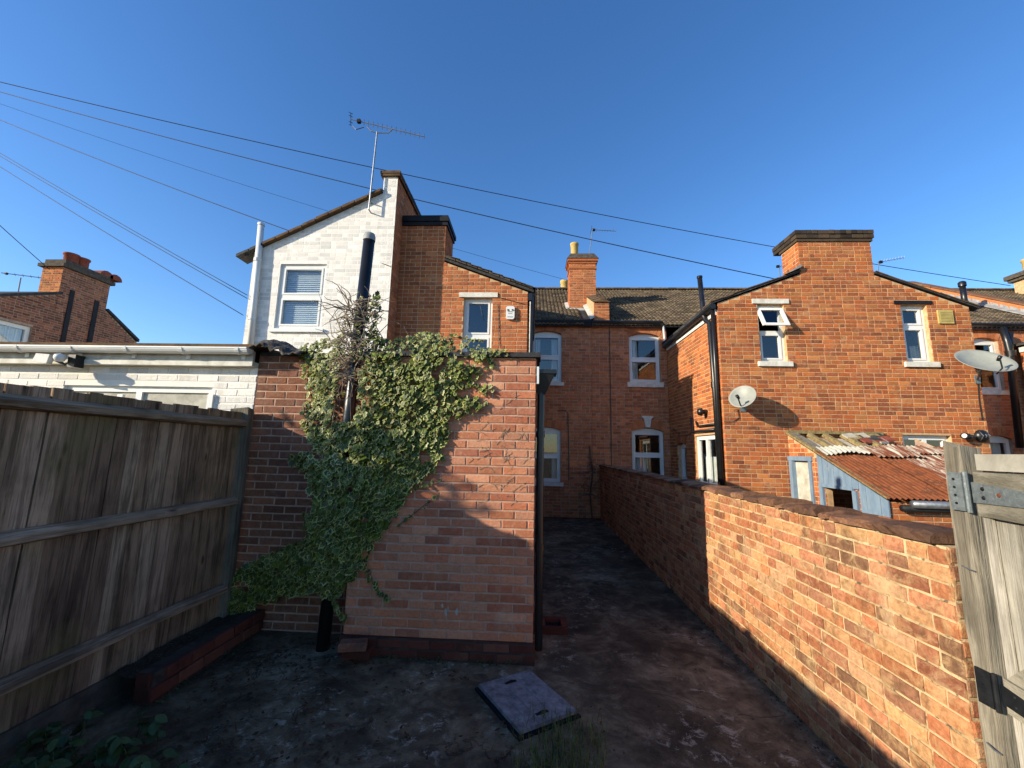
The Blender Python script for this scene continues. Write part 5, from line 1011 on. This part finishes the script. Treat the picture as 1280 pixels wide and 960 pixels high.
# leaf litter and twigs on the shaded ground
m = MB(); rg = random.Random(33)
for i in range(700):
    P = PZ(rg.choice([rg.uniform(190, 640), rg.gauss(330, 60)]), rg.choice([rg.gauss(822, 18), rg.uniform(800, 955)]), .004)
    if P.y > YR-.05 or P.x < -2.53 or (P.x > HX0-.08 and P.y > YF-.08): continue
    leaf(m, P+Vector((0, 0, rg.uniform(0, .012))), Vector((rg.uniform(-.5, .5), rg.uniform(-.5, .5), 1)), Vector((rg.uniform(-1, 1), rg.uniform(-1, 1), 0)), rg.uniform(.006, .02), 'oval', False, .3, rg)
for i in range(60):
    P = PZ(rg.uniform(250, 420), rg.uniform(800, 900), .01); a = rg.uniform(0, 6.28); l = rg.uniform(.04, .22)
    if P.y > YR-.1 or P.x < -2.45: continue
    m.tube([P, P+Vector((math.cos(a)*l*.5, math.sin(a)*l*.5, .012)), P+Vector((math.cos(a+.3)*l, math.sin(a+.3)*l, .004))], .002, 4, cap=False)
o = obj('leaf_litter', m, 'litter', None); o['kind'] = 'stuff'; o['label'] = 'fallen leaves and twigs on the dark concrete below the ivy'; o['category'] = 'litter'
m = MB(); rg = random.Random(35)
for i in range(300):
    P = PZ(rg.uniform(660, 1100), rg.uniform(700, 960), 0)
    if P.x > GX-.03: continue
    if rg.random() < .5: P.x = GX-.02-abs(rg.gauss(0, .05))
    s = rg.uniform(.0015, .006); m.hexa([P+Vector((sx*s*rg.uniform(.6, 1.3), sy*s*rg.uniform(.6, 1.3), z)) for z in (-.004, s*.7) for sx, sy in ((-1, -1), (1, -1), (1, 1), (-1, 1))])
o = obj('mortar_crumbs', m, 'haunching', None); o['kind'] = 'stuff'; o['label'] = 'crumbs of mortar and grit on the yard along the garden wall'; o['category'] = 'rubble'

# ================================================================== ivy
IV = thing('ivy', (-1.9, 3.9, 0), 'variegated ivy climbing the outhouse wall and the black pipe', 'ivy')
poly = [(372, 434), (400, 424), (432, 420), (438, 398), (452, 372), (470, 362), (478, 380), (468, 410), (488, 428), (505, 420), (530, 416), (556, 420), (580, 432), (606, 432), (632, 440), (622, 452), (604, 468), (590, 478), (616, 482), (618, 490), (596, 500), (612, 506), (588, 520), (572, 530), (560, 545), (552, 562), (556, 576), (538, 590), (520, 604), (508, 622), (492, 648), (478, 668), (462, 690), (452, 712), (440, 724), (424, 744), (404, 742), (388, 738), (360, 744), (330, 756), (296, 768), (272, 764), (268, 748), (284, 728), (300, 712), (330, 696), (362, 684), (386, 668), (376, 648), (388, 622), (384, 590), (362, 580), (360, 568), (392, 566), (384, 540), (374, 520), (386, 492), (378, 464)]
def inside(x, y):
    c = False; n = len(poly); j = n-1
    for i in range(n):
        (xi, yi), (xj, yj) = poly[i], poly[j]
        if (yi > y) != (yj > y) and x < (xj-xi)*(y-yi)/(yj-yi)+xi: c = not c
        j = i
    return c
def edged(x, y):
    d = 1e9; n = len(poly)
    for i in range(n):
        (x0, y0), (x1, y1) = poly[i], poly[(i+1) % n]; dx, dy = x1-x0, y1-y0; t_ = max(0, min(1, ((x-x0)*dx+(y-y0)*dy)/(dx*dx+dy*dy))); d = min(d, math.hypot(x-x0-t_*dx, y-y0-t_*dy))
    return d
def ivy_base(px, py):
    if px > 452: return YF-.012
    k = max(0, min(1, (px-385)/60)); b = YR-.02-(YR-.03-YF)*k*k*(3-2*k)
    if py > 528 and 388 < px < 452: b = min(b, YF-.005)
    if py > 690: b = min(b, YR-.05-max(0, (px-300))/140*.1)
    return b
rg = random.Random(41); cand = []
tries = 0
while len(cand) < 9500 and tries < 90000:
    tries += 1; x, y = rg.uniform(262, 634), rg.uniform(360, 772); x += rg.gauss(0, 2); y += rg.gauss(0, 2)
    if not inside(x, y): continue
    d = edged(x, y); pp = 461.5-(y-300)*.119
    if d < 8 and rg.random() < .5: continue
    if y < 528 and abs(x-pp+2) < (15 if y > 455 else 16) and rg.random() < (.97 if y > 450 else .75): continue
    if x > 540 and rg.random() < .3: continue
    if mnoise.noise(Vector((x*.05, y*.05, 8))) < -.46: continue
    bulge = (.02+.11*min(1, d/50)**.7)*(.55+.75*abs(mnoise.noise(Vector((x*.03, y*.03, 4))))+.35*mnoise.noise(Vector((x*.012, y*.012, 1))))
    if y < 425 and x < 480: bulge *= .6
    q = bulge*(1-rg.random()**2*.75)+.008; Yb = ivy_base(x, y); P = PY(x, y, Yb)
    if x > 452 and P.z > HT+.03: Yb += rg.uniform(-.02, .22); P = PY(x, y, Yb)
    q = q*(.6 if rg.random() < .5 else 1); P = P+Vector((0, -q, 0)); cand.append((P, x, y, q/bulge))
def ivy_leaf(mb_, P, s, dead=False):
    nrm = Vector((rg.gauss(-.35, .35), -1, rg.gauss(.5, .35))); leaf(mb_, P, nrm, Vector((rg.gauss(0, .6), rg.gauss(0, .2), -1)), s, 'ivy', True, rg.uniform(.05, .4), rg, rg.choice([.66, .76, .84, .9, .94]))
order = sorted(range(len(cand)), key=lambda i: -(cand[i][3]+rg.random()*.3)); big = set(order[:300]); m = MB()
for i, (P, x, y, q) in enumerate(cand):
    s = rg.choice([.011, .014, .017, .020, .023, .027, .031])*rg.uniform(.85, 1.15)*(1.3 if y > 540 else .98)*(1.25 if i in big else 1)
    if i in big:
        mm = MB(); ivy_leaf(mm, P, s); obj('leaf', mm, ['leaf', 'leaf_edge'], IV)
    else: ivy_leaf(m, P, s)
# hanging shoots
def shoot(pts, Y, n=14):
    pts = [PY(a, b, Y) for a, b in pts]; 
    for i in range(n):
        t_ = i/(n-1)*(len(pts)-1); k = min(int(t_), len(pts)-2); P = pts[k].lerp(pts[k+1], t_-k)+Vector((rg.gauss(0, .012), rg.gauss(0, .012), rg.gauss(0, .01))); ivy_leaf(m, P, rg.uniform(.016, .026))
    st.tube(pts, .003, 4, cap=False)
st = MB()
shoot([(452, 700), (462, 722), (472, 740), (486, 750)], YF-.03, 26); shoot([(402, 730), (418, 752), (430, 776)], YF-.06, 26); shoot([(610, 442), (628, 440), (636, 441)], YF-.05, 10); shoot([(560, 420), (585, 424), (602, 428)], YF+.0, 16)
shoot([(520, 612), (535, 606), (548, 598)], YF-.02, 10); shoot([(500, 655), (520, 640), (545, 620)], YF-.015, 12)
obj('foliage', m, ['leaf', 'leaf_edge'], IV, kind='stuff')
# woody stems on the wall
for i in range(26):
    x, y = rg.uniform(380, 470), rg.uniform(620, 760); tx, ty = x+rg.uniform(-40, 140), y-rg.uniform(120, 320); pts = []
    for k in range(7):
        a = k/6; px, py = x+(tx-x)*a+rg.uniform(-8, 8), y+(ty-y)*a+rg.uniform(-6, 6); pts.append(PY(px, py, ivy_base(px, py)-.012))
    if all(inside(*proj(p)[:2]) for p in pts): st.tube(pts, [.009*(1-k/8) for k in range(7)], 5, cap=False)
obj('stems', st, 'twig', IV, kind='stuff')
# dry tangle of stems round the pipe
tg = MB()
for i in range(190):
    t0 = rg.uniform(.42, .86); c = PB.lerp(PT, .62+.20*rg.random()); a = rg.uniform(0, 6.28); r0 = rg.uniform(.05, .13); p = c+Vector((math.cos(a)*r0, math.sin(a)*r0*.8-.08, 0)); d = Vector((rg.gauss(0, 1), rg.gauss(-.2, .5), rg.gauss(.2, .8))).normalized(); pts = [p]; l = rg.uniform(.05, .14)
    for k in range(5):
        d = (d+Vector((rg.gauss(0, .35), rg.gauss(0, .2), rg.gauss(-.12, .3)))).normalized(); p = p+d*l*.55
        off = p-c; pts.append(p)
    tg.tube(pts, [.006, .0055, .005, .004, .003, .002], 4, cap=False)
for pts in ([(455, 430), (430, 410), (405, 385), (398, 365)], [(470, 420), (490, 400), (505, 408), (512, 422)], [(440, 400), (420, 380), (404, 382), (395, 384)], [(440, 440), (415, 420), (412, 400), (425, 388)], [(465, 400), (480, 425), (484, 450), (486, 470)], [(445, 425), (430, 395), (448, 372), (450, 360)]): tg.tube([PY(a, b, 3.9) for a, b in pts], [.005, .004, .003, .002], 4, cap=False)
obj('dry_stems', tg, 'pale_twig', IV, kind='stuff')
# rootlet scars left on the lit brickwork
sr = MB()
for i in range(55):
    x, y = rg.uniform(585, 662), rg.uniform(505, 640); a = rg.gauss(-.5, .5); P = PY(x, y, YF-.0105); pts = [P]
    for k in range(rg.randint(4, 9)): a += rg.gauss(0, .35); P = P+Vector((math.cos(a)*.018, 0, -math.sin(a)*.018)); pts.append(P)
    if max(p.x for p in pts) < HX1-.01: sr.tube(pts, .0018, 4, cap=False)
obj('rootlet_scars', sr, 'pale_twig', IV, kind='stuff')
# withered creeper where the garden wall meets the house
DC = thing('dry_creeper', (1.75, YM-.1, 0), 'withered bare creeper where the garden wall meets the main house wall', 'creeper'); m = MB()
for i in range(26):
    P = PY(rg.gauss(741, 7), rg.gauss(592, 16), YM-rg.uniform(.03, .2)); d = Vector((rg.gauss(-.2, .7), rg.gauss(-.1, .3), rg.gauss(.3, .8))).normalized(); pts = [P]
    for k in range(4): d = (d+Vector((rg.gauss(0, .4), rg.gauss(0, .2), rg.gauss(0, .4)))).normalized(); P = P+d*.08; P.y = min(P.y, YM-.02); pts.append(P)
    m.tube(pts, .006, 4, cap=False)
P0 = PY(740, 640, YM-.06); m.tube([(P0.x, YM-.08, 0), (P0.x-.05, YM-.06, .6), (P0.x+.03, YM-.05, 1.2), (P0.x-.05, YM-.05, 1.9)], .018, 6); m.tube([PY(742, 588, YM-.05), PY(728, 592, YM-.05), PY(714, 591, YM-.05)], .01, 5); obj('stems', m, 'twig', DC, kind='stuff')
# unseen shrub added left of the view, its crown shaped to shade the outhouse
NS = thing('unseen_shade_shrub', (-7, 1.1, 0), 'unseen leafy shrub added beyond the wooden fence to shade the outhouse', 'shrub'); rg = random.Random(77); m = MB(); tr_ = MB()
tr_.tube([(-7, 1.1, -.02), (-7.03, 1.08, .9), (-6.97, 1.12, 1.8), (-7, 1.1, 3.2)], [.09, .07, .05, .02], 8)
for i in range(14):
    a = i*2.4; z = 1.2+.14*i; e = Vector((-7+math.cos(a)*.7, 1.3+math.sin(a)*.6, z+.7)); tr_.tube([(-7, 1.1, z), ((-7+e.x)/2, (1.1+e.y)/2, z+.25), e], [.03, .02, .008], 5)
obj('trunk', tr_, 'twig', NS)
k = 0
while k < 2600:
    p = Vector((rg.uniform(-1, 1), rg.uniform(-1, 1), rg.uniform(-1, 1)))
    if p.length > 1 or rg.random() > (1.05-p.z)/1.1: continue
    P = Vector((-7+p.x*.85, 1.35+p.y*.85, 2.95+p.z*1.7)); q = mnoise.noise(P*1.9)
    if q < -.18 or p.length > .82+.3*q+.1*rg.random(): continue
    leaf(m, P, Vector((rg.gauss(0, 1), rg.gauss(0, 1), rg.gauss(.5, .8))), Vector((rg.gauss(0, 1), rg.gauss(0, 1), -.5)), rg.uniform(.03, .055), 'oval', False, .2, rg); k += 1
obj('crown', m, 'weed', NS, kind='stuff')
# moss and seedlings rooted along the wall feet
m = MB()
for i in range(900):
    c = rg.random()
    if c < .55: P = Vector((GX-.012-abs(rg.gauss(0, .03)), rg.uniform(2.1, 9), 0))
    elif c < .8: P = Vector((rg.uniform(HX0, HX1+.05), YF-.04-abs(rg.gauss(0, .03)), 0))
    else: P = Vector((xe+.03+abs(rg.gauss(0, .03)), rg.uniform(3, 4.1), 0))
    if mnoise.noise(P*2.2) < .02: continue
    a = rg.uniform(0, 6.28); leaf(m, P+Vector((0, 0, rg.uniform(0, .03))), Vector((math.cos(a)*.6, math.sin(a)*.6, 1)), Vector((math.cos(a), math.sin(a), .2)), rg.uniform(.004, .014), 'oval', False, .2, rg)
o = obj('moss', m, 'weed', None); o['kind'] = 'stuff'; o['label'] = 'low moss and seedlings rooted where the walls meet the yard'; o['category'] = 'moss'

# open crack across the yard concrete
m = MB(); pth = [(690, 845), (712, 851), (745, 855), (775, 853), (800, 858), (828, 866), (850, 873), (880, 885), (915, 890), (950, 894), (990, 892)]; rg = random.Random(3); L_, R_ = [], []
for (a, b), (c, d) in zip(pth, pth[1:]):
    for k in range(5):
        P = PZ(a+(c-a)*k/5+rg.uniform(-2, 2), b+(d-b)*k/5+rg.uniform(-1.2, 1.2), 0); w_ = rg.uniform(.0008, .0045); z = gz(P.x, P.y)+.002; L_.append(Vector((P.x, P.y-w_, z))); R_.append(Vector((P.x, P.y+w_, z)))
for i in range(len(L_)-1):
    if rg.random() < .82: m.face([L_[i], L_[i+1], R_[i+1], R_[i]])
obj('crack', m, 'dark_mortar_and_gaps', g, kind='stuff')
